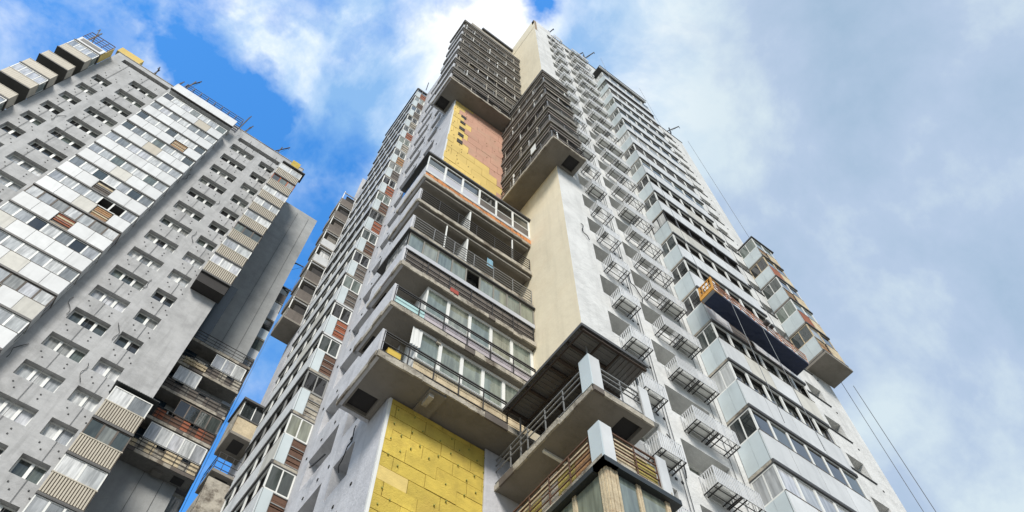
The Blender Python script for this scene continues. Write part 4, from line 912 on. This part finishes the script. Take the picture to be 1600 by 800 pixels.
def rope(p, q, r, label, cat='rope', group=None, n=1):
    g = Geo(); p = Vector(p); q = Vector(q); g.bar((0, 0, 0), tuple(q-p), r, 0, 5)
    return thing('steel_rope', tuple(p), label, cat, group, mesh_of(g, 'steel_rope', STEELC))
for i, (x, lab) in enumerate(((16.4, 'thin steel rope rising from the yellow end of the work platform'), (21.0, 'thin steel rope rising from the far right end of the work platform'))):
    z0 = 28.15+(x-16.15)*math.tan(ang)+1.3
    rope(P3(x, 8.05, z0), P3(x, 8.05, 71.9), .012, lab)
rope(P3(16.7, 7.72, 20), P3(16.9, 7.6, 28), .012, 'thin rope dangling under the left end of the work platform'); rope(P3(18.6, 7.75, 20), P3(18.7, 7.68, 27.6), .012, 'thin rope dangling under the middle of the work platform')
rope(P3(30.6, 10.0, 2), P3(30.6, 10.0, 78.2), .016, 'thin vertical rope just right of the near tower edge, the inner one'); rope(P3(31.3, 9.75, 2), P3(31.3, 9.75, 36.0), .018, 'thin vertical rope right of the near tower, the outer one, under the corner balconies')

# roof davits
def davit(u, v, z, du, dv, up, label, back=1.2):
    g = Geo(); g.bar((0, 0, 0), (du*.1, dv*.1, up), .07); g.bar((-du*back, -dv*back, .1), (du, dv, up), .06); g.bar((du, dv, up), (du, dv, up-.6), .03); g.bar((0, 0, 0), (-du*back, -dv*back, .1), .05)
    g.bar((du, dv, up), (-du*back, -dv*back+1.2, .1), .012)
    thing('roof_davit', (u, v, z+EYE), label, 'roof bracket', 'steel brackets leaning out from the roofs', mesh_of(g, 'roof_davit', RAIL))
davit(12.1, 9.85, 76.3, .3, -.5, 2.3, 'steel roof bracket nearest the top of the cream wall')
davit(15.6, 9.85, 76.3, .4, -.5, 1.6, 'short steel roof bracket between two taller ones above the basket windows')
davit(16.6, 9.85, 76.3, .8, -.9, 4.0, 'tall steel roof bracket beside the top of the white balcony column')
davit(23.7, 10.3, 77.3, .7, -.7, 1.6, 'steel roof bracket halfway along the sloping right roofline')
davit(28.3, 10.3, 77.3, .8, -.8, 1.8, 'steel roof bracket at the far right end of the roofline')
davit(-16.4, 35.1, 75.1, -.1, -.3, 1.6, 'short pole bracket on the gray roof left of the white column')
davit(-14.2, 35.1, 75.1, .2, -.3, 1.8, 'short leaning pole at the left end of the dark roof rack')
davit(-13.3, 34.6, 75.3, .5, -.4, 2.6, 'taller leaning pole beside the left end of the dark roof rack')
davit(-7.3, 35.1, 75.1, .1, -.3, 3.6, 'tall pole bracket at the right end of the dark roof rack')
davit(-6.6, 35.1, 75.1, .2, -.3, 1.8, 'short pole just right of the tall one past the roof rack')
davit(-3.0, 35.1, 75.1, .7, -.5, 1.8, 'pole bracket near the yellow roof corner of the left tower')
davit(-22.4, 35.3, 74.0, -.3, -.3, 3.0, 'pole bracket at the leftmost roof corner above the beige boxes')
davit(4.0, 39.5, 66.0, .9, -.2, -.1, 'thin bracket jutting from the wing of the left tower, the higher one', back=.2)
davit(4.0, 39.6, 61.5, 1.0, -.2, -.1, 'thin bracket jutting from the wing of the left tower, the lower one', back=.2)
rope(P3(4.9, 39.3, 3), P3(4.9, 39.3, 65.8), .014, 'thin rope hanging beside the dark wing of the left tower')

for s, z0, z1 in ((1.9, 20, 73), (3.1, 20, 73)): cable(T2, C2, [(s, .03, z0), (s, .03, z1)], .012)
# small things on the balconies
def small(name, fn, m, loc, label, cat):
    g = Geo(); fn(g); thing(name, loc, label, cat, None, mesh_of(g, name, m))
small('red_cloth', lambda g: [g.poly([(i*.07, .01*(i % 2), 0), ((i+1)*.07, .01*((i+1) % 2), 0), ((i+1)*.07, .02, -.24+.03*(i % 2)), (i*.07, .02, -.22)]) for i in range(5)], REDC, tuple(P3(6.35, 12.02, 24.15)), 'small red cloth hanging from the balcony edge above the white window frames', 'cloth')
small('glass_screen', lambda g: (g.box(0, 1.1, 0, .02, 0, .6), g.box(-.03, 0, -.01, .03, 0, .65), g.box(1.1, 1.13, -.01, .03, 0, .65)), mat('pale_green_glass', (.42, .60, .58), .15), tuple(P3(4.5, 12.2, 21.35)), 'pale green glass screen behind the railing at the balcony corner', 'screen')
small('laundry', lambda g: [g.poly([(i*.1, .02*(i % 2), 0), ((i+1)*.1, .02*((i+1) % 2), 0), ((i+1)*.1, .0, -.75), (i*.1, .02, -.7)]) for i in range(3)], BLUEC, tuple(P3(8.0, 12.3, 28.8)), 'pale blue laundry hanging in the open dark balcony', 'laundry')
small('laundry', lambda g: [g.poly([(i*.09, .02*(i % 2), 0), ((i+1)*.09, .02*((i+1) % 2), 0), ((i+1)*.09, .0, -.9), (i*.09, .02, -.95)]) for i in range(4)], CLOTH, tuple(P3(5.35, 12.25, 20.9)), 'white sheet hanging beside the white enclosure of the lowest left balcony', 'laundry')
small('storage_box', lambda g: (g.box(0, .45, 0, .35, 0, .8), g.box(.02, .43, -.01, 0, .05, .38), g.box(.02, .43, -.01, 0, .42, .76)), mat('yellow_cabinet', (.55, .38, .05), .7, var=.4), tuple(P3(4.75, 12.35, 18.5)), 'yellow cabinet behind the railing of the lowest left balcony', 'cabinet')
